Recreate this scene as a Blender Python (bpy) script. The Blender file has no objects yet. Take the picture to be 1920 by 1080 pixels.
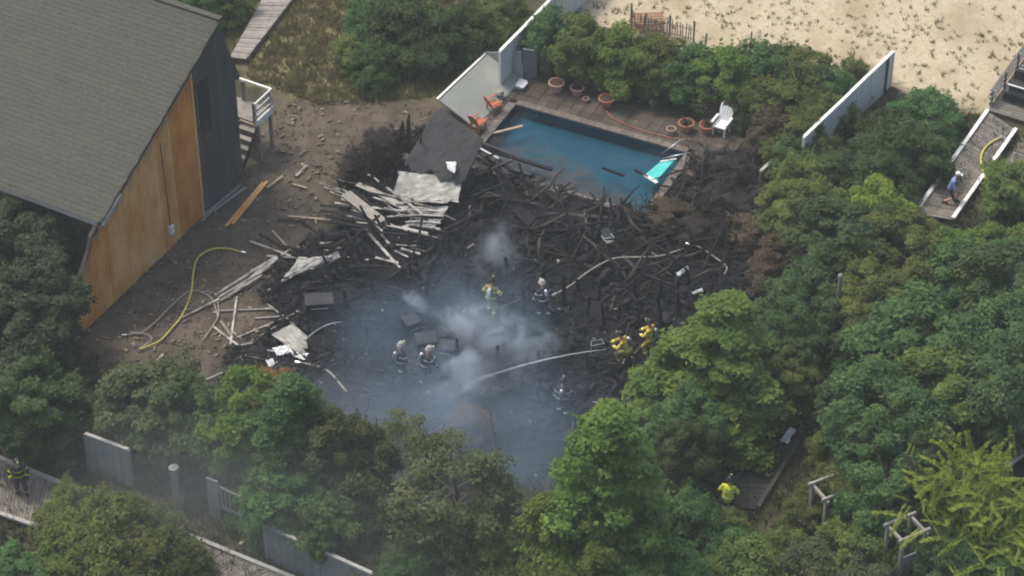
import bpy, bmesh, math, random
import numpy as np
from mathutils import Vector, Matrix

# ------------------------------------------------------------------ camera, sky, sun, exposure
SC = bpy.context.scene
COL = SC.collection
F_PX, PITCH, DIST = 4965.0, math.radians(40), 108.0          # focal length in photo pixels, look-down angle, metres to the ruin
CAM = np.array([0, -DIST * math.cos(PITCH), DIST * math.sin(PITCH)])
cd = bpy.data.cameras.new('camera'); cam = bpy.data.objects.new('camera', cd); COL.objects.link(cam)
cam.location = CAM; cam.rotation_euler = (math.radians(90) - PITCH, 0, 0)
cd.sensor_width = 36.0; cd.lens = 36.0 * F_PX / 1920.0; cd.clip_start = 1.0; cd.clip_end = 3000
SC.camera = cam
SUN_AZ, SUN_EL = math.radians(-58), math.radians(62)          # azimuth clockwise from +Y
wd = bpy.data.worlds.new('World'); SC.world = wd; wd.use_nodes = True
nt = wd.node_tree; bg = nt.nodes['Background']; sky = nt.nodes.new('ShaderNodeTexSky')
sky.sky_type = 'NISHITA'; sky.sun_disc = False; sky.sun_elevation = SUN_EL; sky.sun_rotation = SUN_AZ
sky.air_density = 1.0; sky.dust_density = 6.0; sky.ozone_density = 1.0
nt.links.new(sky.outputs[0], bg.inputs[0]); bg.inputs[1].default_value = 0.15
sd = bpy.data.lights.new('sun', 'SUN'); sun = bpy.data.objects.new('sun', sd); COL.objects.link(sun)
sd.energy = 1.5; sd.angle = math.radians(11.0); sd.color = (1.0, 0.93, 0.80)
sdir = Vector((math.sin(SUN_AZ) * math.cos(SUN_EL), math.cos(SUN_AZ) * math.cos(SUN_EL), math.sin(SUN_EL)))
sun.rotation_euler = sdir.to_track_quat('Z', 'Y').to_euler(); sun.location = (0, 0, 90)
SC.render.engine = 'CYCLES'
SC.view_settings.view_transform = 'Standard'; SC.view_settings.look = 'None'
SC.view_settings.exposure = 0.46; SC.view_settings.gamma = 1.0
try:
    SC.cycles.use_denoising = True; SC.cycles.volume_step_rate = 1.5; SC.cycles.volume_bounces = 1
    SC.cycles.max_bounces = 6; SC.cycles.transparent_max_bounces = 12; SC.cycles.filter_width = 2.0
except Exception: pass

# ------------------------------------------------------------------ survey helpers: photo pixel -> point in the place
_V = np.array([0, math.cos(PITCH), -math.sin(PITCH)]); _U = np.array([0, math.sin(PITCH), math.cos(PITCH)]); _R = np.array([1.0, 0, 0])
def ray(u, v):
    d = _V * F_PX + _R * (u - 960) + _U * (540 - v); return d / np.linalg.norm(d)
def G(u, v, z=0.0):
    d = ray(u, v); return CAM + d * ((z - CAM[2]) / d[2])
def W(u, v, p, n):
    d = ray(u, v); return CAM + d * (np.dot(p - CAM, n) / np.dot(d, n))
AZ = math.radians(29.2)
E2 = np.array([math.sin(AZ), math.cos(AZ), 0]); E1 = np.array([E2[1], -E2[0], 0]); UP = np.array([0, 0, 1.0])
rnd = random.Random(7)
def npv(*a): return np.array(a, float)
def nrm(v): v = np.asarray(v, float); return v / (np.linalg.norm(v) + 1e-12)

# ------------------------------------------------------------------ mesh helpers
class MB:
    def __init__(s): s.v = []; s.f = []; s.m = []
    def add(s, vs, fs, m=0):
        k = len(s.v); s.v += [tuple(map(float, p)) for p in vs]; s.f += [tuple(i + k for i in f) for f in fs]; s.m += [m] * len(fs); return s
    def obox(s, c, ax, ay, az, m=0):                           # oriented box: half-extent vectors
        c, ax, ay, az = map(lambda q: np.asarray(q, float), (c, ax, ay, az))
        vs = [c + i * ax + j * ay + k * az for k in (-1, 1) for j in (-1, 1) for i in (-1, 1)]
        return s.add(vs, [(0, 2, 3, 1), (4, 5, 7, 6), (0, 1, 5, 4), (2, 6, 7, 3), (0, 4, 6, 2), (1, 3, 7, 5)], m)
    def box(s, c, x, y, z, m=0): return s.obox(c, (x / 2, 0, 0), (0, y / 2, 0), (0, 0, z / 2), m)
    def beam(s, p, q, w, t, up=(0, 0, 1), m=0):                # rectangular bar from p to q, w across, t along 'up'
        p, q = np.asarray(p, float), np.asarray(q, float); d = q - p; L = np.linalg.norm(d); d = d / L
        side = np.cross(d, up)
        if np.linalg.norm(side) < 1e-4: side = np.array([1.0, 0, 0])
        side = nrm(side); u2 = np.cross(side, d)
        return s.obox((p + q) / 2, d * L / 2, side * w / 2, u2 * t / 2, m)
    def tube(s, pts, rad, n=8, m=0, cap=True):
        pts = [np.asarray(p, float) for p in pts]; k = len(pts)
        if not hasattr(rad, '__len__'): rad = [rad] * k
        ref = np.array([0.13, 0.21, 0.97]); vs = []; fs = []
        for i, p in enumerate(pts):
            d = nrm(pts[min(i + 1, k - 1)] - pts[max(i - 1, 0)])
            a = np.cross(d, ref)
            if np.linalg.norm(a) < 0.05: a = np.cross(d, (1, 0, 0))
            a = nrm(a); b = np.cross(d, a)
            vs += [p + rad[i] * (a * math.cos(t) + b * math.sin(t)) for t in [2 * math.pi * j / n for j in range(n)]]
        for i in range(k - 1):
            for j in range(n):
                j2 = (j + 1) % n; fs.append((i * n + j, i * n + j2, (i + 1) * n + j2, (i + 1) * n + j))
        if cap: fs += [tuple(reversed(range(n))), tuple(range((k - 1) * n, k * n))]
        return s.add(vs, fs, m)
    def lathe(s, c, prof, n=16, m=0, sx=1, sy=1):              # prof: [(r, z)]
        c = np.asarray(c, float); vs = []; fs = []
        for r, z in prof: vs += [c + (sx * r * math.cos(t), sy * r * math.sin(t), z) for t in [2 * math.pi * j / n for j in range(n)]]
        for i in range(len(prof) - 1):
            for j in range(n):
                j2 = (j + 1) % n; fs.append((i * n + j, i * n + j2, (i + 1) * n + j2, (i + 1) * n + j))
        fs += [tuple(reversed(range(n))), tuple(range((len(prof) - 1) * n, len(prof) * n))]
        return s.add(vs, fs, m)
    def slab(s, poly, thick, m=0):                             # poly: 3-D outline; thickened along its normal
        p = [np.asarray(q, float) for q in poly]; nn = nrm(np.cross(p[1] - p[0], p[-1] - p[0])); k = len(p)
        vs = [q + nn * thick / 2 for q in p] + [q - nn * thick / 2 for q in p]
        fs = [tuple(range(k)), tuple(reversed(range(k, 2 * k)))] + [(i, i + k, (i + 1) % k + k, (i + 1) % k) for i in range(k)]
        return s.add(vs, fs, m)
    def build(s, name, mats, parent=None, origin=None, smooth=False):
        v = np.array(s.v)
        if origin is None:
            origin = np.array(parent.location) * 0 if parent else np.append(v[:, :2].mean(0), v[:, 2].min())
        me = bpy.data.meshes.new(name)
        off = np.asarray(origin, float) if parent is None else np.asarray(parent.get('_o', (0, 0, 0)), float)
        me.from_pydata((v - off).tolist(), [], s.f)
        if not isinstance(mats, (list, tuple)): mats = [mats]
        for q in mats: me.materials.append(q)
        if len(mats) > 1: me.polygons.foreach_set('material_index', s.m)
        if smooth: me.polygons.foreach_set('use_smooth', [True] * len(me.polygons))
        o = bpy.data.objects.new(name, me); COL.objects.link(o)
        if parent is None: o.location = origin; o['_o'] = list(map(float, origin))
        else: o.parent = parent; o['_o'] = list(parent.get('_o', (0, 0, 0)))
        return o
def tag(o, label=None, cat=None, group=None, kind=None):
    for k, v in (('label', label), ('category', cat), ('group', group), ('kind', kind)):
        if v: o[k] = v
    return o
def empty(name, loc, label=None, cat=None, group=None):
    o = bpy.data.objects.new(name, None); COL.objects.link(o); o.location = loc; o['_o'] = list(map(float, loc)); o.empty_display_size = 0.3
    return tag(o, label, cat, group)

# ------------------------------------------------------------------ materials
def mat(name, a, b=None, scale=3.0, rough=0.85, bump=0.0, detail=6, metal=0.0, stretch=None, spec=0.3, objrand=0.0, isl=0.0, coords='Object', lo=0.35, hi=0.65):
    m = bpy.data.materials.new(name); m.use_nodes = True; t = m.node_tree; N = t.nodes; L = t.links; bs = N['Principled BSDF']
    bs.inputs['Roughness'].default_value = rough; bs.inputs['Metallic'].default_value = metal; bs.inputs['Specular IOR Level'].default_value = spec
    if b is None: b = a
    tc = N.new('ShaderNodeTexCoord'); mp = N.new('ShaderNodeMapping'); L.new(tc.outputs[coords], mp.inputs[0])
    if stretch: mp.inputs['Scale'].default_value = stretch
    no = N.new('ShaderNodeTexNoise'); no.inputs['Scale'].default_value = scale; no.inputs['Detail'].default_value = detail; no.inputs['Roughness'].default_value = 0.6
    L.new(mp.outputs[0], no.inputs[0])
    rm = N.new('ShaderNodeMapRange'); rm.inputs[1].default_value = lo; rm.inputs[2].default_value = hi; L.new(no.outputs[0], rm.inputs[0])
    mx = N.new('ShaderNodeMix'); mx.data_type = 'RGBA'; mx.inputs[6].default_value = (*a, 1); mx.inputs[7].default_value = (*b, 1); L.new(rm.outputs[0], mx.inputs[0])
    out = mx.outputs[2]
    if objrand or isl:
        hs = N.new('ShaderNodeHueSaturation'); L.new(out, hs.inputs['Color'])
        r2 = N.new('ShaderNodeMapRange')
        if isl: gi = N.new('ShaderNodeNewGeometry'); L.new(gi.outputs['Random Per Island'], r2.inputs[0]); amp = isl
        else: gi = N.new('ShaderNodeObjectInfo'); L.new(gi.outputs['Random'], r2.inputs[0]); amp = objrand
        r2.inputs[3].default_value = 1 - amp; r2.inputs[4].default_value = 1 + amp; L.new(r2.outputs[0], hs.inputs['Value']); out = hs.outputs[0]
    L.new(out, bs.inputs['Base Color'])
    if bump:
        bp = N.new('ShaderNodeBump'); bp.inputs['Strength'].default_value = bump; bp.inputs['Distance'].default_value = 0.05
        L.new(no.outputs[0], bp.inputs['Height']); L.new(bp.outputs[0], bs.inputs['Normal'])
    return m
def leaf_mat(name, a, b, trans=0.25):
    m = bpy.data.materials.new(name); m.use_nodes = True; t = m.node_tree; N = t.nodes; L = t.links
    for n in list(N):
        if n.type == 'BSDF_PRINCIPLED': N.remove(n)
    out = [n for n in N if n.type == 'OUTPUT_MATERIAL'][0]
    gi = N.new('ShaderNodeNewGeometry'); oi = N.new('ShaderNodeObjectInfo')
    no = N.new('ShaderNodeTexNoise'); no.inputs['Scale'].default_value = 0.9; no.inputs['Detail'].default_value = 3
    tc = N.new('ShaderNodeTexCoord'); L.new(tc.outputs['Object'], no.inputs[0])
    ad = N.new('ShaderNodeMath'); ad.operation = 'ADD'; ad.use_clamp = True
    r0 = N.new('ShaderNodeMapRange'); r0.inputs[1].default_value = 0.35; r0.inputs[2].default_value = 0.7; r0.inputs[3].default_value = -0.2; r0.inputs[4].default_value = 0.7
    L.new(no.outputs[0], r0.inputs[0])
    r1 = N.new('ShaderNodeMapRange'); r1.inputs[3].default_value = 0.0; r1.inputs[4].default_value = 0.6; L.new(gi.outputs['Random Per Island'], r1.inputs[0])
    L.new(r0.outputs[0], ad.inputs[0]); L.new(r1.outputs[0], ad.inputs[1])
    mx = N.new('ShaderNodeMix'); mx.data_type = 'RGBA'; mx.inputs[6].default_value = (*a, 1); mx.inputs[7].default_value = (*b, 1); L.new(ad.outputs[0], mx.inputs[0])
    hs = N.new('ShaderNodeHueSaturation'); L.new(mx.outputs[2], hs.inputs['Color'])
    r2 = N.new('ShaderNodeMapRange'); r2.inputs[3].default_value = 0.9; r2.inputs[4].default_value = 1.35; L.new(oi.outputs['Random'], r2.inputs[0]); L.new(r2.outputs[0], hs.inputs['Value'])
    r3 = N.new('ShaderNodeMapRange'); r3.inputs[3].default_value = 0.485; r3.inputs[4].default_value = 0.515; L.new(oi.outputs['Random'], r3.inputs[0]); L.new(r3.outputs[0], hs.inputs['Hue'])
    df = N.new('ShaderNodeBsdfPrincipled'); df.inputs['Roughness'].default_value = 0.6; df.inputs['Specular IOR Level'].default_value = 0.25; L.new(hs.outputs[0], df.inputs['Base Color'])
    tr = N.new('ShaderNodeBsdfTranslucent'); L.new(hs.outputs[0], tr.inputs['Color'])
    ms = N.new('ShaderNodeMixShader'); ms.inputs[0].default_value = trans; L.new(df.outputs[0], ms.inputs[1]); L.new(tr.outputs[0], ms.inputs[2]); L.new(ms.outputs[0], out.inputs['Surface'])
    return m
M = {}
M['shingle'] = mat('roof_shingle', (.056, .057, .049), (.082, .083, .071), 7, .9, .3, stretch=(1, 1, 1), objrand=.045)
M['cedar'] = mat('cedar_board', (.58, .20, .03), (.74, .42, .13), 1.3, .8, .1, stretch=(.6, .6, .3), objrand=.03)
M['cedar_pale'] = mat('cedar_board_pale', (.62, .26, .05), (.76, .48, .20), 1.3, .8, .1, stretch=(.6, .6, .3), objrand=.03)
M['cedar_red'] = mat('cedar_board_scorched', (.46, .13, .018), (.70, .30, .06), 1.3, .8, .1, stretch=(.6, .6, .3), objrand=.03)
M['char_siding'] = mat('sooty_siding', (.050, .050, .051), (.10, .098, .096), .7, .9, .1, stretch=(1, 1, .4), objrand=.06)
M['soot_shingle'] = mat('sooty_shingle', (.13, .105, .085), (.21, .16, .12), 3, .9, .1, objrand=.15)
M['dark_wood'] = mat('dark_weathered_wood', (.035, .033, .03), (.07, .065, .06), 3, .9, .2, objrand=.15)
M['trim'] = mat('grey_trim', (.30, .30, .29), (.38, .38, .36), 4, .7)
M['glass'] = mat('dark_glass', (.012, .02, .024), None, rough=.12, spec=.6)
M['white_fence'] = mat('white_painted_panel', (.62, .64, .61), (.70, .72, .69), .8, .75, .05, objrand=.04)
M['pale_fence'] = mat('toned_down_white_panel', (.235, .255, .235), (.30, .32, .295), .8, .8, .05, objrand=.04)  # white panel darkened in colour because the leaning face caught too much sun
M['white_cap'] = mat('white_cap', (.72, .73, .68), (.80, .80, .76), 3, .7)
M['grey_fence'] = mat('grey_weathered_panel', (.15, .17, .168), (.215, .235, .23), 1.2, .85, .1, objrand=.08)
M['grey_wood'] = mat('grey_weathered_wood', (.20, .19, .175), (.30, .285, .26), 4, .9, .2, objrand=.18)
M['deck_wood'] = mat('boardwalk_plank', (.12, .112, .10), (.20, .187, .165), 3, .9, .2, objrand=.2)
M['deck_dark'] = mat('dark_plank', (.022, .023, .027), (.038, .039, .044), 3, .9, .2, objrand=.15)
M['pale_wood'] = mat('pale_board', (.09, .088, .082), (.40, .39, .36), 1.6, .85, .2, stretch=(1, 1, 1), objrand=.25, lo=.38, hi=.55)
M['tan_wood'] = mat('tan_board', (.26, .21, .15), (.40, .33, .24), 5, .85, .2, objrand=.2)
M['orange_wood'] = mat('fresh_orange_board', (.55, .28, .08), (.68, .42, .16), 4, .8, .1)
M['char'] = mat('charred_wood', (.005, .0055, .008), (.0145, .015, .019), 6, .8, .5, objrand=.3, spec=.25)
M['charb'] = mat('charred_brownish', (.012, .010, .0095), (.028, .023, .0215), 6, .9, .5, objrand=.3)
M['char_frag'] = mat('charred_fragments', (.004, .0045, .0065), (.014, .0145, .019), 3, .85, isl=.4)
M['ash_frag'] = mat('ash_fragments', (.12, .115, .11), (.36, .35, .33), 3, .9, isl=.4)
M['char_sheet'] = mat('charred_roof_sheet', (.028, .029, .033), (.050, .052, .056), 1.5, .8, .25)
M['pale_sheet'] = mat('pale_siding_sheet', (.16, .165, .155), (.42, .42, .39), 1.5, .7, .2, stretch=(1, 1, 1))
M['white_metal'] = mat('white_metal', (.70, .72, .72), (.82, .83, .83), 3, .4)
M['steel'] = mat('steel', (.55, .57, .6), None, rough=.3, metal=.8)
M['coping'] = mat('pool_coping', (.10, .088, .08), (.17, .15, .135), 4, .85, .1, objrand=.12)
M['paver'] = mat('pool_paver', (.050, .042, .036), (.095, .078, .066), 1.2, .9, .1, objrand=.15)
M['liner'] = mat('pool_liner', (.006, .062, .105), (.009, .083, .125), .6, .6)
M['turq'] = mat('turquoise_plastic', (.06, .46, .43), (.09, .55, .50), 2, .45)
M['terra'] = mat('terracotta', (.36, .13, .07), (.45, .19, .12), 5, .85, .1)
M['terra_pale'] = mat('terracotta_pale', (.44, .27, .22), (.50, .34, .28), 5, .85, .1)
M['soil'] = mat('potting_soil', (.05, .035, .025), (.09, .06, .045), 20, .95, .4)
M['orange_plastic'] = mat('orange_plastic', (.40, .115, .065), (.46, .16, .10), 4, .55)
M['bark'] = mat('bark', (.075, .06, .05), (.13, .11, .095), 6, .9, .5)
M['deadwood'] = mat('dead_wood', (.21, .19, .17), (.31, .29, .26), 5, .9, .3)
M['hose_yellow'] = mat('yellow_hose', (.46, .40, .08), (.56, .5, .16), 6, .7)
M['hose_pale'] = mat('pale_hose', (.24, .22, .185), (.33, .31, .27), 6, .75)
M['hose_red'] = mat('red_hose', (.22, .07, .05), (.28, .10, .07), 6, .6)
M['skin'] = mat('skin', (.42, .26, .19), None, rough=.6)
M['black_gear'] = mat('black_turnout_cloth', (.025, .026, .03), (.045, .046, .05), 8, .85)
M['tan_gear'] = mat('tan_turnout_cloth', (.22, .20, .09), (.30, .27, .12), 8, .85)
M['yellow_gear'] = mat('yellow_turnout_cloth', (.30, .23, .045), (.60, .47, .07), 5, .85)
M['neon'] = mat('neon_yellow_cloth', (.36, .42, .03), (.60, .66, .05), 5, .8)
M['stripe_white'] = mat('silver_reflective', (.58, .60, .60), None, rough=.4)
M['stripe_yellow'] = mat('lime_reflective', (.72, .80, .30), None, rough=.35)
M['blue_cloth'] = mat('blue_cloth', (.17, .22, .42), (.22, .28, .50), 8, .85)
M['khaki'] = mat('dark_shorts_cloth', (.03, .035, .05), (.05, .055, .07), 8, .9)
M['black_plastic'] = mat('black_plastic', (.02, .021, .025), None, rough=.45)
M['rope'] = mat('rusty_mesh', (.28, .14, .07), (.36, .20, .11), 5, .85)
M['brick'] = mat('scorched_brick', (.28, .10, .07), (.38, .16, .11), 6, .9, .2, objrand=.2)
M['green_tarp'] = mat('green_painted_slat', (.05, .15, .10), (.07, .19, .13), 4, .7)
for nm_ in ('cedar', 'cedar_pale', 'cedar_red'):                 # scorch stain reaching down from the burnt roof edge
    t_ = M[nm_].node_tree; N_ = t_.nodes; bs_ = N_['Principled BSDF']; src = bs_.inputs['Base Color'].links[0].from_socket; at_ = N_.new('ShaderNodeAttribute'); at_.attribute_name = 'scorch'
    no_ = [n for n in N_ if n.type == 'TEX_NOISE'][0]; mu_ = N_.new('ShaderNodeMath'); mu_.operation = 'MULTIPLY_ADD'; t_.links.new(no_.outputs[0], mu_.inputs[0]); mu_.inputs[1].default_value = 1.2; t_.links.new(at_.outputs['Fac'], mu_.inputs[2])
    rm_ = N_.new('ShaderNodeMapRange'); rm_.inputs[1].default_value = .95; rm_.inputs[2].default_value = 1.7; rm_.inputs[4].default_value = .6; t_.links.new(mu_.outputs[0], rm_.inputs[0])
    mx_ = N_.new('ShaderNodeMix'); mx_.data_type = 'RGBA'; mx_.inputs[7].default_value = (.10, .078, .06, 1); t_.links.new(rm_.outputs[0], mx_.inputs[0]); t_.links.new(src, mx_.inputs[6]); t_.links.new(mx_.outputs[2], bs_.inputs['Base Color'])
# leaves: dull scrub to bright maple
LM = {'maple': leaf_mat('maple_leaf', (.062, .125, .024), (.180, .255, .055), .5),
      'deep': leaf_mat('deep_green_leaf', (.042, .108, .036), (.120, .215, .066), .5),
      'olive': leaf_mat('olive_leaf', (.068, .106, .026), (.180, .222, .058), .5),
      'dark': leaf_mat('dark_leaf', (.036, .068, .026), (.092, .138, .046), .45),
      'smoky': leaf_mat('sooty_leaf', (.056, .078, .034), (.130, .155, .068), .45),
      'lime': leaf_mat('yellow_green_leaf', (.100, .155, .018), (.24, .275, .040), .45),
      'rust': leaf_mat('rusty_leaf', (.10, .055, .02), (.17, .09, .03), .25),
      'juniper': leaf_mat('shade_darkened_leaf', (.018, .028, .014), (.046, .058, .026), .2),  # leaves darkened in colour to stand for the shade before the house
      'burnt': leaf_mat('burnt_leaf', (.010, .008, .009), (.030, .022, .022), .05),
      'brown': leaf_mat('scorched_leaf', (.045, .034, .022), (.085, .065, .04), .15)}
# water and glass-like
def water_mat():
    m = bpy.data.materials.new('pool_water'); m.use_nodes = True; t = m.node_tree; N = t.nodes; L = t.links
    N.remove(N['Principled BSDF']); out = N['Material Output']
    fr = N.new('ShaderNodeFresnel'); fr.inputs[0].default_value = 1.25
    no = N.new('ShaderNodeTexNoise'); no.inputs['Scale'].default_value = 2.2; no.inputs['Detail'].default_value = 3
    bp = N.new('ShaderNodeBump'); bp.inputs['Strength'].default_value = .12; bp.inputs['Distance'].default_value = .05; L.new(no.outputs[0], bp.inputs['Height'])
    tc = N.new('ShaderNodeTexCoord'); L.new(tc.outputs['Object'], no.inputs[0])
    tr = N.new('ShaderNodeBsdfTransparent'); tr.inputs[0].default_value = (.60, .88, .93, 1)
    gl = N.new('ShaderNodeBsdfGlossy'); gl.inputs['Roughness'].default_value = .04; L.new(bp.outputs[0], gl.inputs['Normal']); L.new(bp.outputs[0], fr.inputs['Normal'])
    ms = N.new('ShaderNodeMixShader'); L.new(fr.outputs[0], ms.inputs[0]); L.new(tr.outputs[0], ms.inputs[1]); L.new(gl.outputs[0], ms.inputs[2]); L.new(ms.outputs[0], out.inputs['Surface'])
    return m
M['water'] = water_mat()
def spray_mat():
    m = bpy.data.materials.new('water_spray'); m.use_nodes = True; t = m.node_tree; N = t.nodes; L = t.links
    bs = N['Principled BSDF']; out = N['Material Output']; bs.inputs['Base Color'].default_value = (.75, .8, .85, 1); bs.inputs['Roughness'].default_value = .4
    tr = N.new('ShaderNodeBsdfTransparent'); no = N.new('ShaderNodeTexNoise'); no.inputs['Scale'].default_value = 6
    ms = N.new('ShaderNodeMixShader'); rm = N.new('ShaderNodeMapRange'); rm.inputs[1].default_value = .3; rm.inputs[2].default_value = .75; rm.inputs[3].default_value = .25; rm.inputs[4].default_value = .85
    L.new(no.outputs[0], rm.inputs[0]); L.new(rm.outputs[0], ms.inputs[0]); L.new(tr.outputs[0], ms.inputs[1]); L.new(bs.outputs[0], ms.inputs[2]); L.new(ms.outputs[0], out.inputs['Surface'])
    return m
M['spray'] = spray_mat()

# ------------------------------------------------------------------ the ground: one sheet, surface kinds as masks
def pxpoly(l): return np.array([G(u, v)[:2] for u, v in l])
Z_CHAR = pxpoly([(530, 480), (640, 425), (640, 350), (700, 250), (800, 250), (900, 260), (960, 320), (1180, 395), (1290, 290), (1430, 280), (1440, 480), (1560, 540), (1400, 640), (1290, 760), (1200, 840), (1010, 900), (800, 900), (620, 800), (400, 760), (420, 670), (530, 600), (480, 550)])
Z_SAND = np.vstack([pxpoly([(1040, -30), (1110, 40), (1190, 75), (1310, 105), (1520, 140), (1640, 130), (1720, 190), (1870, 215), (1945, 60)]), [[40, 30], [60, 200], [-40, 200], [2, 26]]])
Z_DIRT = pxpoly([(440, 350), (510, 195), (640, 185), (830, 200), (790, 260), (660, 340), (600, 430), (520, 540), (480, 720), (300, 740), (180, 700), (140, 640)])
Z_GRASS = pxpoly([(380, -40), (700, -40), (1000, -40), (960, 90), (850, 180), (600, 200), (470, 150)])
POOL = [G(966, 196), G(1288, 287), G(1176, 393)]
pu = nrm(POOL[1] - POOL[0]); pL = np.linalg.norm(POOL[1] - POOL[0]); pw = np.array([pu[1], -pu[0], 0]); pw = pw if pw[1] < 0 else -pw
pW = abs(np.dot(POOL[2] - POOL[1], pw)); PO = POOL[0]
def poly_sd(P, poly):                                          # signed distance, inside positive
    d = np.full(len(P), 1e9); ins = np.zeros(len(P), bool); n = len(poly)
    for i in range(n):
        a, b = poly[i], poly[(i + 1) % n]; ab = b - a; ap = P - a
        t = np.clip((ap @ ab) / (ab @ ab), 0, 1); d = np.minimum(d, np.linalg.norm(ap - t[:, None] * ab, axis=1))
        c = ((a[1] > P[:, 1]) != (b[1] > P[:, 1])); x = (b[0] - a[0]) * (P[:, 1] - a[1]) / (b[1] - a[1] + 1e-12) + a[0]; ins ^= c & (P[:, 0] < x)
    return np.where(ins, d, -d)
rng = np.random.default_rng(5)
def smooth_noise(x, y, seed, sc):
    r = np.random.default_rng(seed); z = 0
    for k in range(5):
        a, b, p, q = r.uniform(-1, 1, 2).tolist() + r.uniform(0, 6.28, 2).tolist(); f = sc * (1 + .7 * k)
        z = z + np.sin((a * x + b * y) * f + p) * np.cos((b * x - a * y) * f * .8 + q) / (1 + .5 * k)
    return z / 2.2
def gz(x, y):
    x = np.asarray(x, float); y = np.asarray(y, float); return .05 * smooth_noise(x, y, 3, 1.1) + .10 * smooth_noise(x, y, 4, .35)
gx = np.concatenate([[-900, -400, -180, -90, -50], np.arange(-34, 34.01, .27), [50, 90, 180, 400, 900]])
gy = np.concatenate([[-900, -400, -180, -90, -40], np.arange(-24, 38.01, .27), [60, 110, 200, 400, 900]])
XX, YY = np.meshgrid(gx, gy); PX = np.stack([XX.ravel(), YY.ravel()], 1)
sd_char, sd_sand, sd_dirt, sd_grass = [poly_sd(PX, z) for z in (Z_CHAR, Z_SAND, Z_DIRT, Z_GRASS)]
ZZ = gz(PX[:, 0], PX[:, 1]); near = (abs(PX[:, 0]) < 40) & (abs(PX[:, 1]) < 40); ZZ = np.where(near, ZZ, 0)
ZZ = ZZ + np.clip(sd_sand, 0, 6) * .06 + np.where(sd_char > 0, (.12 * rng.random(len(ZZ)) + .16 * smooth_noise(PX[:, 0], PX[:, 1], 8, 1.6)) * np.clip(sd_char, 0, 1), 0)
q1 = (PX - PO[:2]) @ pu[:2]; q2 = (PX - PO[:2]) @ pw[:2]
apron = np.clip(np.minimum.reduce([q1 + 2.6, pL + 2.6 - q1, q2 + 2.4, pW + 2.0 - q2]), 0, 1)
ZZ = ZZ * (1 - apron) - .03 * apron
inpool = (q1 > -.15) & (q1 < pL + .15) & (q2 > -.15) & (q2 < pW + .15); ZZ = np.where(inpool, -2.2, ZZ)
nx, ny = len(gx), len(gy)
fs = [(j * nx + i, j * nx + i + 1, (j + 1) * nx + i + 1, (j + 1) * nx + i) for j in range(ny - 1) for i in range(nx - 1)]
gme = bpy.data.meshes.new('ground'); gme.from_pydata(np.column_stack([PX, ZZ]).tolist(), [], fs)
gme.polygons.foreach_set('use_smooth', [True] * len(gme.polygons))
for nm, sdv in (('m_char', sd_char), ('m_sand', sd_sand), ('m_dirt', sd_dirt), ('m_grass', sd_grass)):
    at = gme.attributes.new(nm, 'FLOAT', 'POINT'); at.data.foreach_set('value', np.clip(sdv, -5, 5).astype('f'))
ground = bpy.data.objects.new('ground', gme); COL.objects.link(ground); ground['kind'] = 'structure'
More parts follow.
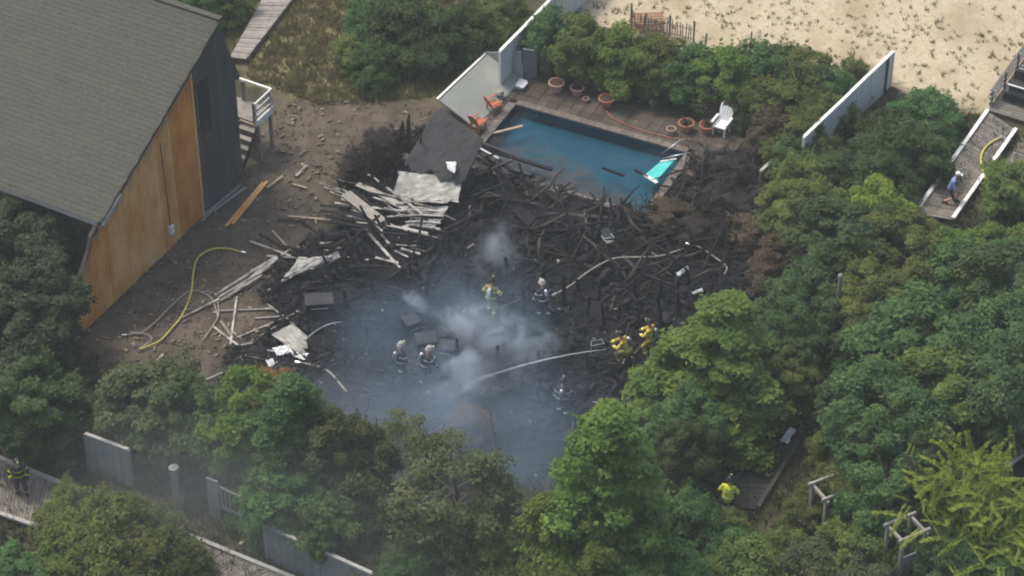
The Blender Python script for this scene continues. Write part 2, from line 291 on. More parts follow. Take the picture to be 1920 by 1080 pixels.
def ground_mat():
    m = bpy.data.materials.new('ground'); m.use_nodes = True; t = m.node_tree; N = t.nodes; L = t.links; bs = N['Principled BSDF']
    bs.inputs['Roughness'].default_value = .95; bs.inputs['Specular IOR Level'].default_value = .15
    tc = N.new('ShaderNodeTexCoord')
    def noise(s, d=6, r=.6):
        n = N.new('ShaderNodeTexNoise'); n.inputs['Scale'].default_value = s; n.inputs['Detail'].default_value = d; n.inputs['Roughness'].default_value = r; L.new(tc.outputs['Object'], n.inputs[0]); return n.outputs[0]
    def ramp(x, lo, hi, a=0, b=1):
        n = N.new('ShaderNodeMapRange'); n.inputs[1].default_value = lo; n.inputs[2].default_value = hi; n.inputs[3].default_value = a; n.inputs[4].default_value = b; L.new(x, n.inputs[0]); return n.outputs[0]
    def mix(f, a, b):
        n = N.new('ShaderNodeMix'); n.data_type = 'RGBA'; L.new(f, n.inputs[0])
        for i, c in ((6, a), (7, b)):
            if isinstance(c, tuple): n.inputs[i].default_value = (*c, 1)
            else: L.new(c, n.inputs[i])
        return n.outputs[2]
    def mask(nm, nz, w, soft):
        a = N.new('ShaderNodeAttribute'); a.attribute_name = nm
        s = N.new('ShaderNodeMath'); s.operation = 'MULTIPLY_ADD'; L.new(nz, s.inputs[0]); s.inputs[1].default_value = w; L.new(a.outputs['Fac'], s.inputs[2])
        return ramp(s.outputs[0], w * .5 - soft, w * .5 + soft)
    n1, n2, n3, n4 = noise(.9), noise(3.2), noise(9, 4), noise(.35, 3)
    scrub = mix(ramp(n1, .35, .65), (.035, .034, .022), (.075, .072, .045))
    grass = mix(ramp(n1, .35, .65), (.13, .128, .055), (.21, .195, .10)); grass = mix(ramp(n2, .5, .75), grass, (.27, .24, .145))
    dirt = mix(ramp(n1, .35, .65), (.066, .057, .044), (.122, .105, .083)); dirt = mix(ramp(n3, .55, .72), dirt, (.055, .045, .038)); dirt = mix(ramp(n2, .62, .75), dirt, (.165, .145, .115))
    sand = mix(ramp(n2, .35, .65), (.40, .345, .25), (.49, .425, .315)); sand = mix(ramp(n4, .45, .7), sand, (.33, .275, .185)); sand = mix(ramp(n3, .57, .68), sand, (.24, .195, .125)); sand = mix(ramp(n2, .6, .72), sand, (.29, .24, .16))
    ch = mix(ramp(n1, .35, .65), (.0045, .0048, .007), (.012, .0125, .0165)); ch = mix(ramp(n3, .56, .72), ch, (.025, .025, .029)); ch = mix(ramp(n4, .5, .75), ch, (.015, .0145, .016))
    c = mix(mask('m_grass', n1, 2.2, .5), scrub, grass); c = mix(mask('m_dirt', n1, 1.6, .35), c, dirt)
    c = mix(mask('m_sand', n2, 1.4, .35), c, sand); c = mix(mask('m_char', n1, 2.4, .6), c, ch)
    L.new(c, bs.inputs['Base Color'])
    bp = N.new('ShaderNodeBump'); bp.inputs['Strength'].default_value = .6; bp.inputs['Distance'].default_value = .05; L.new(n2, bp.inputs['Height']); L.new(bp.outputs[0], bs.inputs['Normal'])
    return m
gme.materials.append(ground_mat())
def on(u, v): p = G(u, v); p[2] = float(gz(p[0], p[1])); return p

# ------------------------------------------------------------------ the pool and its paving
o_ = [PO, PO + pu * pL, PO + pu * pL + pw * pW, PO + pw * pW]
pool = empty('swimming_pool', PO + pu * pL / 2 + pw * pW / 2, 'rectangular swimming pool of murky blue water with soot floating at one side', 'swimming pool')
b = MB(); dz = npv(0, 0, -.6)
for i in range(4):
    p, q = o_[i], o_[(i + 1) % 4]; b.add([p, q, q + dz, p + dz], [(0, 1, 2, 3)])
b.add([p + dz for p in o_], [(0, 1, 2, 3)]); b.build('basin', M['liner'], pool)
b = MB(); b.add([p + npv(0, 0, -.09) for p in o_], [(3, 2, 1, 0)]); b.build('water_surface', M['water'], pool)
for i in range(4):                                             # coping stones
    p, q = o_[i], o_[(i + 1) % 4]; d = nrm(q - p); L = np.linalg.norm(q - p); outw = nrm(np.cross(d, UP)); n = int(L / .62)
    c0 = PO + pu * pL / 2 + pw * pW / 2
    if np.dot(outw, p - c0) < 0: outw = -outw
    for k in range(n):
        s0, s1 = L * k / n + .008, L * (k + 1) / n - .008
        b = MB(); b.obox(p + d * (s0 + s1) / 2 + outw * .13 + npv(0, 0, .025 + rnd.uniform(0, .008)), d * (s1 - s0) / 2, outw * .17, UP * .04); b.build('coping_stone', M['coping'], pool)
terrace = MB(); tcen = PO + pu * pL / 2
terrace.obox(tcen - pw * 1.2 + npv(0, 0, -.05), pu * (pL / 2 + 1.9), pw * .89, UP * .05)
tb = terrace.build('pool_terrace', M['paver']); tb['kind'] = 'structure'
for (a0, a1, w0, w1) in ((-1.8, pL + 1.9, -1.75, -.32), (pL + .32, pL + 1.7, -.30, 1.5), (-1.5, -.32, -.30, 2.4)):
    na = int((a1 - a0) / .52); nw = max(1, int((w1 - w0) / .42))
    for i in range(na):
        for j in range(nw):
            x0 = a0 + (a1 - a0) * i / na; y0 = w0 + (w1 - w0) * j / nw; sx = (a1 - a0) / na; sy = (w1 - w0) / nw
            bb = MB(); bb.obox(PO + pu * (x0 + sx / 2) + pw * (y0 + sy / 2) + npv(0, 0, .012 + rnd.uniform(-.008, .012)), pu * (sx / 2 - .012), pw * (sy / 2 - .012), UP * .02); bb.build('paver', M['paver'], tb)
sf = bpy.data.materials.new('soot_film'); sf.use_nodes = True; t_ = sf.node_tree; N_ = t_.nodes; b_ = N_['Principled BSDF']; b_.inputs['Base Color'].default_value = (.045, .038, .036, 1); b_.inputs['Roughness'].default_value = .7
tr_ = N_.new('ShaderNodeBsdfTransparent'); ms_ = N_.new('ShaderNodeMixShader'); no_ = N_.new('ShaderNodeTexNoise'); no_.inputs['Scale'].default_value = .9; no_.inputs['Detail'].default_value = 7; no_.inputs['Roughness'].default_value = .62; no_.inputs['Distortion'].default_value = 1.2; rm_ = N_.new('ShaderNodeMapRange'); rm_.inputs[1].default_value = .36; rm_.inputs[2].default_value = .66
tc_ = N_.new('ShaderNodeTexCoord'); t_.links.new(tc_.outputs['Object'], no_.inputs[0])
at_ = N_.new('ShaderNodeAttribute'); at_.attribute_name = 'soot'; mu_ = N_.new('ShaderNodeMath'); mu_.operation = 'MULTIPLY_ADD'; t_.links.new(at_.outputs['Fac'], mu_.inputs[0]); mu_.inputs[1].default_value = .42; t_.links.new(no_.outputs[0], mu_.inputs[2]); t_.links.new(mu_.outputs[0], rm_.inputs[0]); rm_.inputs[1].default_value = .55; rm_.inputs[2].default_value = .95; rm_.inputs[4].default_value = .85
for a_, c_ in ((rm_.outputs[0], ms_.inputs[0]), (tr_.outputs[0], ms_.inputs[1]), (b_.outputs[0], ms_.inputs[2]), (ms_.outputs[0], N_['Material Output'].inputs['Surface'])): t_.links.new(a_, c_)
b = MB(); nU, nV = 24, 14
for j in range(nV + 1):
    for i in range(nU + 1): b.v.append(tuple(PO + pu * pL * (.01 + .98 * i / nU) + pw * pW * (.02 + .96 * j / nV) + npv(0, 0, -.085)))
b.f = [(j * (nU + 1) + i, (j + 1) * (nU + 1) + i, (j + 1) * (nU + 1) + i + 1, j * (nU + 1) + i + 1) for j in range(nV) for i in range(nU)]; b.m = [0] * len(b.f)
so = b.build('soot_film', sf, pool); aa = so.data.attributes.new('soot', 'FLOAT', 'POINT'); aa.data.foreach_set('value', np.array([max(0, min(1, (j / nV - .42) * 2.2 - max(0, i / nU - .5) * 1.4)) for j in range(nV + 1) for i in range(nU + 1)], 'f'))
# turquoise slab at the pool's end
t = empty('pool_float', G(1240, 323), 'bright turquoise slab lying against the end of the pool', 'pool float')
p = [G(1236, 306, .08), G(1264, 302, .08), G(1230, 340, .08), G(1212, 326, .08)]
b = MB(); b.slab([p[0], p[1], p[2], p[3]], .06); b.build('slab', M['turq'], t)
b = MB(); b.beam(G(1209, 328, .12), G(1232, 343, .12), .16, .06); b.build('end_rail', M['white_metal'], t)
b = MB(); b.beam(G(1238, 303, .12), G(1268, 298, .12), .07, .04); b.build('end_rail', M['white_metal'], t)
# chrome handrails
hr = empty('pool_handrail', G(1265, 272), 'bent chrome handrail at the pool corner', 'handrail')
b = MB(); b.tube([G(1292, 278), G(1290, 264, .55), G(1276, 262, .8), G(1258, 276, .6), G(1241, 288, .1)], .03, 8); b.build('rail_bar', M['steel'], hr, smooth=True)
b = MB(); b.tube([G(1300, 294), G(1294, 286, .5), G(1270, 291, .55), G(1243, 297, .1)], .03, 8); b.build('rail_bar', M['steel'], hr, smooth=True)

# ------------------------------------------------------------------ the big house
HA = G(150, 630); HB = G(450, 340); hd = nrm(HB - HA); hn = np.array([hd[1], -hd[0], 0])
def H(s, tt, z): return HA + hd * s + hn * tt + UP * z
house = empty('shingled_house', H(5, -5, 0), 'large grey shingled house with scorched orange cedar gable wall', 'house')
RAKE = [(0, 1.5), (.35, 1.75), (.55, 2.7), (1.25, 3.5), (1.5, 4.05), (2.4, 4.62), (10.81, 8.62), (11.35, 7.1), (12.0, 5.1)]
def rake(s):
    for (a, za), (c, zc) in zip(RAKE, RAKE[1:]):
        if a <= s <= c: return za + (zc - za) * (s - a) / (c - a)
    return RAKE[-1][1]
b = MB(); pts = [(0.02, 0)] + [(s, z - .05) for s, z in RAKE[1:7]] + [(11.3, 7.1), (11.8, 5.5), (11.8, 0)]
b.slab([H(s, -.12, z) for s, z in pts], .16); wall = b.build('gable_wall', M['dark_wood'], house)
s = 0.0; bw = .215
while s < 11.75:                                                # vertical boards, each its own
    s1 = min(s + bw, 11.8); za, zb = rake(s) - .04 + rnd.uniform(-.06, .0), rake(s1) - .04 + rnd.uniform(-.06, 0)
    if s < 2.2: za -= rnd.uniform(0, .25); zb = za + (rake(s1) - rake(s))
    tt = rnd.uniform(0, .008); g = .005
    b = MB()
    sd_ = min(rnd.uniform(.9, 1.9), (za + .1) * .7); xs = [(s + g, s1 - g)] * 3; zsx = [(-.15, -.15), (za - sd_, zb - sd_), (za, zb)]; v = []
    for tq in (-.035, -.005 + tt):
        for (xa, xb), (z0_, z1_) in zip(xs, zsx): v += [H(xa, tq, z0_), H(xb, tq, z1_)]
    b.add(v, [(0, 2, 3, 1), (2, 4, 5, 3), (6, 7, 9, 8), (8, 9, 11, 10), (0, 1, 7, 6), (4, 10, 11, 5), (0, 6, 8, 2), (2, 8, 10, 4), (1, 3, 9, 7), (3, 5, 11, 9)])
    if s > 8.78: mm = M['char_siding']
    else:
        mm = M['cedar_pale'] if 2.5 < s < 6.0 or 6.6 < s < 7.0 else M['cedar_red'] if s > 7.0 else M['cedar']
    bo = b.build('board', mm, wall); aa = bo.data.attributes.new('scorch', 'FLOAT', 'POINT'); aa.data.foreach_set('value', np.array([0, 0, .0, .0, 1, 1] * 2, 'f')); s = s1
# soot along the rake: charred shingle remnants
for k in range(0, 26, 3):
    sx = 2.3 + k * .25; z = rake(sx); hgt = rnd.uniform(.15, .45)
    b = MB(); b.obox(H(sx + .12, .015, z - hgt / 2 - .06), hd * .118, hn * .012, UP * hgt / 2); b.build('charred_shingle', M['soot_shingle'], wall)
# corner trim, conduit and meter
b = MB(); b.obox(H(8.74, .03, 3.62), hd * .06, hn * .03, UP * 3.75); b.build('corner_trim', M['cedar_pale'], wall)
PW = HA + hn * .06
cp0, cp1 = W(300, 268, PW, hn), W(320, 425, PW, hn)
b = MB(); b.tube([cp0, (cp0 + cp1) / 2 + hn * .01, cp1], .022, 8); cdt = b.build('conduit', M['dark_wood'], wall)
b = MB(); b.obox(cp1 + npv(0, 0, -.15), hd * .13, hn * .09, UP * .2); b.build('meter_box', M['white_metal'], wall)
# tall dark window in the sooty part
wp = [W(366, 165, PW, hn), W(396, 150, PW, hn), W(394, 235, PW, hn), W(374, 285, PW, hn)]
wn = empty('window', wp[0]); wn.parent = wall; wn.location = Vector(wp[0]) - Vector(wall.get('_o')); wn['_o'] = list(map(float, wp[0]))
s0 = np.dot(wp[0] - HA, hd); b = MB(); b.obox(H(9.45, .012, 5.2), hd * .42, hn * .02, UP * 1.45); b.build('pane', M['glass'], wn)
for ds, dzz, hs, hz in ((-.46, 0, .045, 1.53), (.46, 0, .045, 1.53), (0, 1.49, .415, .045), (0, -1.49, .415, .045),):
    b = MB(); b.obox(H(9.45 + ds, .03, 5.2 + dzz), hd * hs, hn * .028, UP * hz); b.build('frame', M['char_siding'], wn)
# roof: front slope in stepped courses, back slope, fascia, rake trim
RL = 22.0; r0, r1 = np.array((1.95, 4.47)), np.array((10.85, 8.72)); rl = np.linalg.norm(r1 - r0); rdx = (r1 - r0) / rl; rnx = np.array((-rdx[1], rdx[0]))
b = MB(); ov = .22
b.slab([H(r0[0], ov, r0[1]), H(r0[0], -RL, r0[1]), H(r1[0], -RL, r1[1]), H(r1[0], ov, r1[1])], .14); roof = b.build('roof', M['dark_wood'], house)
nc = 46; cl = rl / nc
for k in range(nc):
    a = r0 + rdx * (cl * k - .05); c = r0 + rdx * (cl * (k + 1) + .03); hi, lo = .108, .088
    e = rnd.uniform(-.03, .03) if k % 5 else rnd.uniform(-.12, .02)
    vv = [(a + rnx * hi), (c + rnx * lo)]; jb = MB()
    f0 = [H(a[0] + rnx[0] * .06, ov + e, a[1] + rnx[1] * .06), H(vv[0][0], ov + e, vv[0][1]), H(vv[1][0], ov + e, vv[1][1]), H(c[0] + rnx[0] * .06, ov + e, c[1] + rnx[1] * .06)]
    f1 = [q - hn * (RL + e) for q in f0]
    jb.add(f0 + f1, [(0, 1, 2, 3), (7, 6, 5, 4), (0, 4, 5, 1), (1, 5, 6, 2), (2, 6, 7, 3), (3, 7, 4, 0)]); jb.build('shingle_course', M['shingle'], roof)
b = MB(); b.slab([H(10.87, -.13, 8.7), H(10.87, -RL, 8.7), H(12.25, -RL, 4.9), H(12.25, -.13, 4.9)], .16); b.build('rear_slope', M['shingle'], house)
b = MB(); b.obox(H(10.87, -RL / 2 + ov / 2, 8.84), hd * .14, hn * (RL + ov) / 2, UP * .05); b.build('ridge_cap', M['shingle'], roof)
b = MB(); b.obox(H(1.9, -RL / 2, 4.42), hd * .035, hn * RL / 2, UP * .11); b.build('fascia', M['trim'], roof)
b = MB(); b.beam(H(1.95, ov + .03, 4.36), H(3.3, ov + .03, 5.0), .05, .2); b.build('rake_trim', M['trim'], roof)
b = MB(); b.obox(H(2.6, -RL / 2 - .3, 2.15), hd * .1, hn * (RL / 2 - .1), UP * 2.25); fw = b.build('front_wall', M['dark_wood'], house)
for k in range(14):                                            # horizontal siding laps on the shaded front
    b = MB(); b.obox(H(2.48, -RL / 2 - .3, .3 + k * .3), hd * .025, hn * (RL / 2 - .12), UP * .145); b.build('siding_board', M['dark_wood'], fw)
for tt in (-3.2, -7.0):
    b = MB(); b.obox(H(2.43, tt, 2.4), hd * .03, hn * .6, UP * .75); fwn = b.build('window', M['glass'], fw)
    for dt, dzz, ht, hz in ((-.64, 0, .04, .83), (.64, 0, .04, .83), (0, .79, .6, .04), (0, -.79, .6, .04)):
        b = MB(); b.obox(H(2.41, tt + dt, 2.4 + dzz), hd * .035, hn * ht, UP * hz); b.build('frame', M['trim'], fwn)
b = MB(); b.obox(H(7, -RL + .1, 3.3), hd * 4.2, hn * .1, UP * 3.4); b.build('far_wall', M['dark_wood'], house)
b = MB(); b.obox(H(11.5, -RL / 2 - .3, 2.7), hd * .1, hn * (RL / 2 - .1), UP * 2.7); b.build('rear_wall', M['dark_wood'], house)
# front porch between wing wall and facade: low deck with rail and steps
porch = empty('front_porch', H(1, -2, 0), 'low weathered porch deck behind the end of the cedar wall', 'porch')
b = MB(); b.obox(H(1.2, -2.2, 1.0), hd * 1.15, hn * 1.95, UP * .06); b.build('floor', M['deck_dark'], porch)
for tt in (-.4, -2.2, -4.0):
    b = MB(); b.obox(H(.12, tt, .95), hd * .05, hn * .05, UP * .95); b.build('post', M['grey_wood'], porch)
b = MB(); b.obox(H(.12, -2.2, 1.93), hd * .06, hn * 1.9, UP * .04); b.build('handrail', M['grey_wood'], porch)
b = MB(); b.beam(H(.12, -.3, 1.93), H(.9, -.3, 2.6), .08, .08); b.build('handrail', M['grey_wood'], porch)
# rear deck with rail and stair
rd = empty('rear_deck', H(12.4, 1, 0), 'raised pale deck with railing and stair behind the sooty gable', 'deck')
DPB = G(514, 272); e_s = np.dot(DPB - HA, hd); e_t = np.dot(DPB - HA, hn)
zf = 1.9; sA, sB, tA, tB = e_s - 2.2, e_s, -2.0, e_t
b = MB(); b.obox(H((sA + sB) / 2 + .5, (tA + tB) / 2, zf), hd * ((sB - sA) / 2 - .5), hn * (tB - tA) / 2, UP * .07); b.build('floor', M['grey_wood'], rd)
for ss, tt in ((sB - .06, tB - .06), (sB - 1.2, tB - .06), (sB - .06, tA + .5)):
    b = MB(); b.obox(H(ss, tt, (zf + 1.1) / 2), hd * .06, hn * .06, UP * (zf + 1.1) / 2); b.build('post', M['grey_wood'], rd)
for z, w in ((zf + 1.08, .06), (zf + .72, .03), (zf + .38, .03), (zf + .02, .16)):
    b = MB(); b.obox(H(sB - .62, tB + .03, z), hd * .66, hn * .035, UP * (w if w > .1 else .05)); b.build('rail', M['white_fence'] if w > .05 else M['trim'], rd)
b = MB(); b.obox(H(sB + .03, (tA + tB) / 2, zf + 1.08), hd * .05, hn * (tB - tA) / 2, UP * .04); b.build('rail', M['white_cap'], rd)
b = MB(); b.obox(H(sB - 1.25, tB - .3, zf / 2), hd * .05, hn * .5, UP * zf / 2); b.build('skirt_panel', M['tan_wood'], rd)
for k in range(6):
    b = MB(); b.obox(H(sB - 1.45 - .26 * k, tB - .35, zf - .2 - .3 * k), hd * .14, hn * .45, UP * .025); b.build('stair_tread', M['grey_wood'], rd)
for dt in (-.8, .1):
    b = MB(); b.beam(H(sB - 1.3, tB + dt, zf - .1), H(sB - 2.9, tB + dt, .1), .05, .2); b.build('stair_stringer', M['charb'], rd)

# ------------------------------------------------------------------ boardwalks and decks (structure, planks as pieces)
def plankwalk(name, pl, pr, n, mt, z=.22, curb=None, gap=.02, kind='structure'):
    """pl / pr: left and right edge points (start,end); planks run across"""
    a0, a1 = [np.asarray(q, float) for q in pl]; c0, c1 = [np.asarray(q, float) for q in pr]
    b = MB()
    for e0, e1 in ((a0, a1), (c0, c1)): b.beam(e0 + npv(0, 0, z - .13), e1 + npv(0, 0, z - .13), .1, .16)
    w = b.build(name, M['dark_wood']); w['kind'] = kind
    for k in range(n):
        t0, t1 = k / n, (k + 1) / n - gap / max(.1, np.linalg.norm(a1 - a0)); jit = rnd.uniform(-.012, .012)
        q = [a0 + (a1 - a0) * t0, a0 + (a1 - a0) * t1, c0 + (c1 - c0) * t1, c0 + (c1 - c0) * t0]
        b = MB(); b.slab([p + npv(0, 0, z + jit) for p in q], .05); b.build('plank', mt, w)
    if curb:
        for e0, e1, on_ in ((a0, a1, 1), (c0, c1, 1)):
            d = nrm(e1 - e0); L = np.linalg.norm(e1 - e0); m_ = max(1, int(L / 2.6))
            for k in range(m_):
                b = MB(); b.beam(e0 + d * (L * k / m_ + .02) + npv(0, 0, z + .09), e0 + d * (L * (k + 1) / m_ - .02) + npv(0, 0, z + .09 + rnd.uniform(-.01, .01)), .16, .1); b.build('edge_board', curb, w)
    return w
WL = [G(1716, 400, .25), G(1852, 208, .25)]; WR = [G(1786, 412, .25), G(1905, 243, .25)]
for q in WL + WR: q[2] = 0
plankwalk('boardwalk', WL, WR, 44, M['deck_wood'], curb=M['white_cap'])
e = nrm(WL[1] - WL[0]); f = nrm(WR[0] - WL[0]); f = f - e * np.dot(f, e); f = nrm(f)
plankwalk('boardwalk', (WL[1] + e * .05, WL[1] + e * 9), (WL[1] + e * .05 + f * 3.4, WL[1] + e * 9 + f * 3.4), 46, M['deck_wood'], z=.24)
side0 = WR[1] + f * .3 - e * .1
plankwalk('side_deck', (side0 - e * 4.4 + f * .1, side0 - e * .15 + f * .1), (side0 - e * 4.4 + f * 3.6, side0 - e * .15 + f * 3.6), 20, M['deck_wood'], z=.10)
# railing of the far boardwalk
rl_ = empty('boardwalk_railing', WL[1] + e * 4, 'weathered slat railing along the boardwalk above the sand', 'railing')
for k in range(6):
    b = MB(); b.beam(WL[1] + e * (.4 + k * 1.6), WL[1] + e * (.4 + k * 1.6) + npv(0, 0, 1.15), .09, .09, up=(0, 1, 0)); b.build('post', M['grey_wood'], rl_)
for z in (.42, .68, .94, 1.15):
    b = MB(); b.beam(WL[1] + e * .3 + npv(0, 0, z) - f * .07, WL[1] + e * 8.6 + npv(0, 0, z) - f * .07, .05, .13 if z < 1.1 else .07); b.build('rail_slat', M['grey_wood'], rl_)
# heap of dark equipment cut by the picture edge: a small utility cart
ec = empty('utility_cart', G(1912, 175, .3), 'black utility cart with pale curved bar parked on the boardwalk', 'cart')
c0 = G(1918, 178, .27); b = MB(); b.obox(c0 + npv(0, 0, .42), f * .55, e * .95, UP * .12); b.build('chassis', M['black_plastic'], ec)
b = MB(); b.obox(c0 + npv(0, 0, .66) - e * .35, f * .5, e * .32, UP * .1); b.obox(c0 + npv(0, 0, .95) - e * .02, f * .5, e * .06, UP * .3); b.build('seat', M['black_gear'], ec)
for sf in (-1, 1):
    for se in (-.65, .65):
        b = MB(); cc = c0 + f * .55 * sf + e * se + npv(0, 0, .27); b.tube([cc - f * .11, cc + f * .11], .27, 14); w = b.build('wheel', M['black_plastic'], ec)
        b = MB(); b.tube([cc - f * .125, cc + f * .125], .12, 10); b.build('rim', M['steel'], w)
b = MB(); b.obox(c0 + npv(0, 0, .75) + e * .55, f * .52, e * .38, UP * .18); b.build('cargo_box', M['black_plastic'], ec)
for k in range(3):
    b = MB(); b.obox(c0 + npv(0, 0, .945) + e * (.3 + .25 * k), f * .5, e * .04, UP * .012); b.build('cargo_slat', M['steel'], ec)
b = MB(); b.tube([c0 - e * .75 - f * .5 + UP * .45, c0 - e * .85 - f * .5 + UP * .95, c0 - e * .85 + f * .5 + UP * .95, c0 - e * .75 + f * .5 + UP * .45], .04, 8); b.build('curved_bar', M['white_metal'], ec)
# path beside the house at the top, and the walk in front, and the sunken side walk
plankwalk('back_walk', (G(432, 118), G(505, -14)), (G(462, 122), G(566, -14)), 26, M['grey_wood'], z=.3)
U0, U1 = G(-60, 842), G(560, 1096); L0, L1 = G(-60, 950), G(460, 1130)
plankwalk('front_walk', (U0, U1), (L0, L1), 90, M['deck_wood'], z=.15, curb=M['trim'])
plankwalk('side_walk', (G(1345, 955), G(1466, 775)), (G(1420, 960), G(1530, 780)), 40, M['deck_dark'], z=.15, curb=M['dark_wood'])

# ------------------------------------------------------------------ fences
def fence(name, label, p, q, h, mt, cap=None, npan=3, lean=npv(0, 0, 0), thick=.07, cat='fence', posts=True, capw=.14):
    p, q = np.asarray(p, float), np.asarray(q, float); d = q - p; L = np.linalg.norm(d); d = d / L
    f_ = empty(name, (p + q) / 2, label, cat); up = UP * h + lean; side = nrm(np.cross(d, UP))
    for k in range(npan):
        a, c = p + d * (L * k / npan + .03), p + d * (L * (k + 1) / npan - .03); j = rnd.uniform(-.015, .015)
        b = MB(); b.slab([a + side * j, c + side * j, c + up * .985 + side * j, a + up * .985 + side * j], thick); pn = b.build('panel', mt, f_)
        nb = max(3, int(L / npan / .32))
        for i in range(1, nb):                                 # batten over each panel joint
            s_ = a + (c - a) * i / nb; b = MB(); b.beam(s_ + side * (.045 + j) + up * .04, s_ + side * (.045 + j) + up * .95, .025, .012, up=side); b.build('batten', mt, pn)
    if posts:
        for k in range(npan + 1):
            s_ = p + d * L * k / npan; b = MB(); b.beam(s_, s_ + up * 1.02, .12, .12, up=d); b.build('post', mt, f_)
    if cap:
        for k in range(npan):
            a, c = p + d * (L * k / npan + .01), p + d * (L * (k + 1) / npan - .01); b = MB(); b.beam(a + up * 1.03, c + up * 1.03 + npv(0, 0, rnd.uniform(-.02, .02)), capw, .06); b.build('cap', cap, f_)
    return f_
a1 = G(938, 97, 2.0); a1[2] = 0; a2 = a1 + nrm(G(1033, 0, 2.0) - G(938, 97, 2.0)) * 9.5; a2[2] = 0
fence('white_fence', 'tall upright white fence running from the pool to the sand', a1, a2, 2.0, M['white_fence'], M['white_cap'], 4)
b1, b2 = G(980, 150), G(888, 240)
fence('leaning_fence', 'pale fence panel pushed over and leaning away from the pool', b1, b2, .85, M['pale_fence'], M['white_cap'], 1, lean=-E1 * 1.8, posts=False, capw=.1)
b = MB(); b.slab([G(982, 152), G(977, 97, 1.5), G(906, 98, .9)], .06); tag(b.build('fence_gusset', M['pale_fence']), 'pale triangular panel joining the leaning fence to the upright one', 'fence')
gp = empty('fence_stub', G(992, 145), 'narrow grey fence stub standing at the pool corner', 'fence')
b = MB(); b.slab([G(980, 146), G(1004, 146), G(1004, 146) + UP * 1.5, G(980, 146) + UP * 1.6], .08); b.build('panel', M['grey_fence'], gp)
b = MB(); b.beam(G(1004, 146), G(1004, 146) + UP * 1.7, .12, .12, up=(0, 1, 0)); b.build('post', M['grey_fence'], gp)
c1 = G(1675, 98, 1.95); c2 = G(1508, 258, 1.95); c1[2] = c2[2] = 0
cf = fence('white_fence', 'white fence beside the dark bush, one end at the sand', c2, c1, 1.95, M['white_fence'], M['white_cap'], 4)
b = MB(); dd = nrm(c1 - c2); b.beam(c1 - dd * .55 + E1 * .07, c1 - dd * .55 + E1 * .07 + UP * 1.9, .16, .05, up=E1); b.build('dark_post', M['dark_wood'], cf)
lf = fence('low_fence', 'low rail fence at the scorched edge below the white fence', G(1425, 345), G(1470, 305), .7, M['grey_wood'], M['trim'], 1)
fence('grey_fence', 'short grey green fence panel beside the front walk near the firefighter', G(170, 884), G(250, 914), 1.9, M['grey_fence'], M['trim'], 1)
pst = MB(); pst.beam(on(334, 950), on(334, 950) + UP * 2.0, .26, .26, up=(0, 1, 0)); pst.lathe(on(334, 950) + UP * 2.0, [(.2, 0), (.2, .05), (.02, .12)], 8)
tag(pst.build('gate_post', M['grey_fence']), 'single square grey gate post standing in the dark gap', 'gate post')
ga = empty('garden_gate', G(440, 980), 'grey slatted garden gate frame beside the front walk', 'gate')
g0, g1 = G(405, 972), G(490, 1004); gdv = nrm(g1 - g0); gl = np.linalg.norm(g1 - g0)
for s_, w_, hh in ((0, .5, 2.0), (gl * .62, .14, 1.3), (gl, .4, 1.5)):
    b = MB(); b.beam(g0 + gdv * s_, g0 + gdv * s_ + UP * hh, w_, .08, up=(gdv[1], -gdv[0], 0)); b.build('post', M['grey_fence'], ga)
for z in (.75, 1.75):
    b = MB(); b.beam(g0 + gdv * .26 + UP * z, g0 + gdv * (gl * .6) + UP * (z - .15), .07, .1); b.build('rail', M['grey_fence'], ga)
for k in range(5):
    b = MB(); b.beam(g0 + gdv * (.35 + k * .17) + UP * .78, g0 + gdv * (.35 + k * .17) + UP * 1.7, .07, .03, up=(gdv[1], -gdv[0], 0)); b.build('slat', M['grey_fence'], ga)
fence('grey_fence', 'wide plain grey fence under the tree at the front walk', G(502, 1050), G(700, 1140), 1.75, M['grey_fence'], M['trim'], 2)
bt = MB(); bt.beam(G(450, 1032) + UP * .3, G(496, 1006) + UP * .3, .12, .1); tag(bt.build('loose_beam', M['tan_wood']), 'loose tan beam propped between walk and grey fence', 'beam')
b = MB(); b.beam(G(750, 1110), G(750, 1110) + UP * 1.2, .28, .28, up=(0, 1, 0)); b.lathe(G(750, 1110) + UP * 1.2, [(.22, 0), (.22, .05), (.03, .1)], 8); tag(b.build('gate_post', M['grey_fence']), 'short grey post with pale cap among low shrubs', 'gate post')
# arbours at lower right
def arbour(label, p, q, h, n=3):
    a = empty('arbour', (p + q) / 2, label, 'arbour'); d = nrm(q - p); s_ = np.cross(d, UP)
    for c in (p, q):
        for w in (0, .9):
            b = MB(); b.beam(c - s_ * w, c - s_ * w + UP * h, .12, .12, up=d); b.build('post', M['grey_wood'], a)
        b = MB(); b.beam(c + s_ * .15 + UP * h, c - s_ * 1.05 + UP * h, .1, .12); b.build('cross_beam', M['grey_wood'], a)
    for w in (0, .9):
        b = MB(); b.beam(p - d * .2 - s_ * w + UP * (h + .1), q + d * .2 - s_ * w + UP * (h + .1), .09, .12); b.build('top_beam', M['grey_wood'], a)
    return a
arbour('weathered wooden arbour standing among shrubs past the side walk', G(1542, 1008), G(1600, 985), 1.9)
ar = arbour('grey wooden gate arbour with plank door at the corner walk', G(1680, 1112), G(1722, 1094), 2.6)
b = MB(); p, q = G(1684, 1110), G(1720, 1094); b.slab([p, q, q + UP * 1.75, p + UP * 1.75], .06); b.build('door', M['grey_fence'], ar)
w_ = plankwalk('corner_walk', (G(1700, 1062), G(1800, 1110)), (G(1640, 1080), G(1740, 1140)), 14, M['deck_wood'], z=.12, curb=M['trim'])
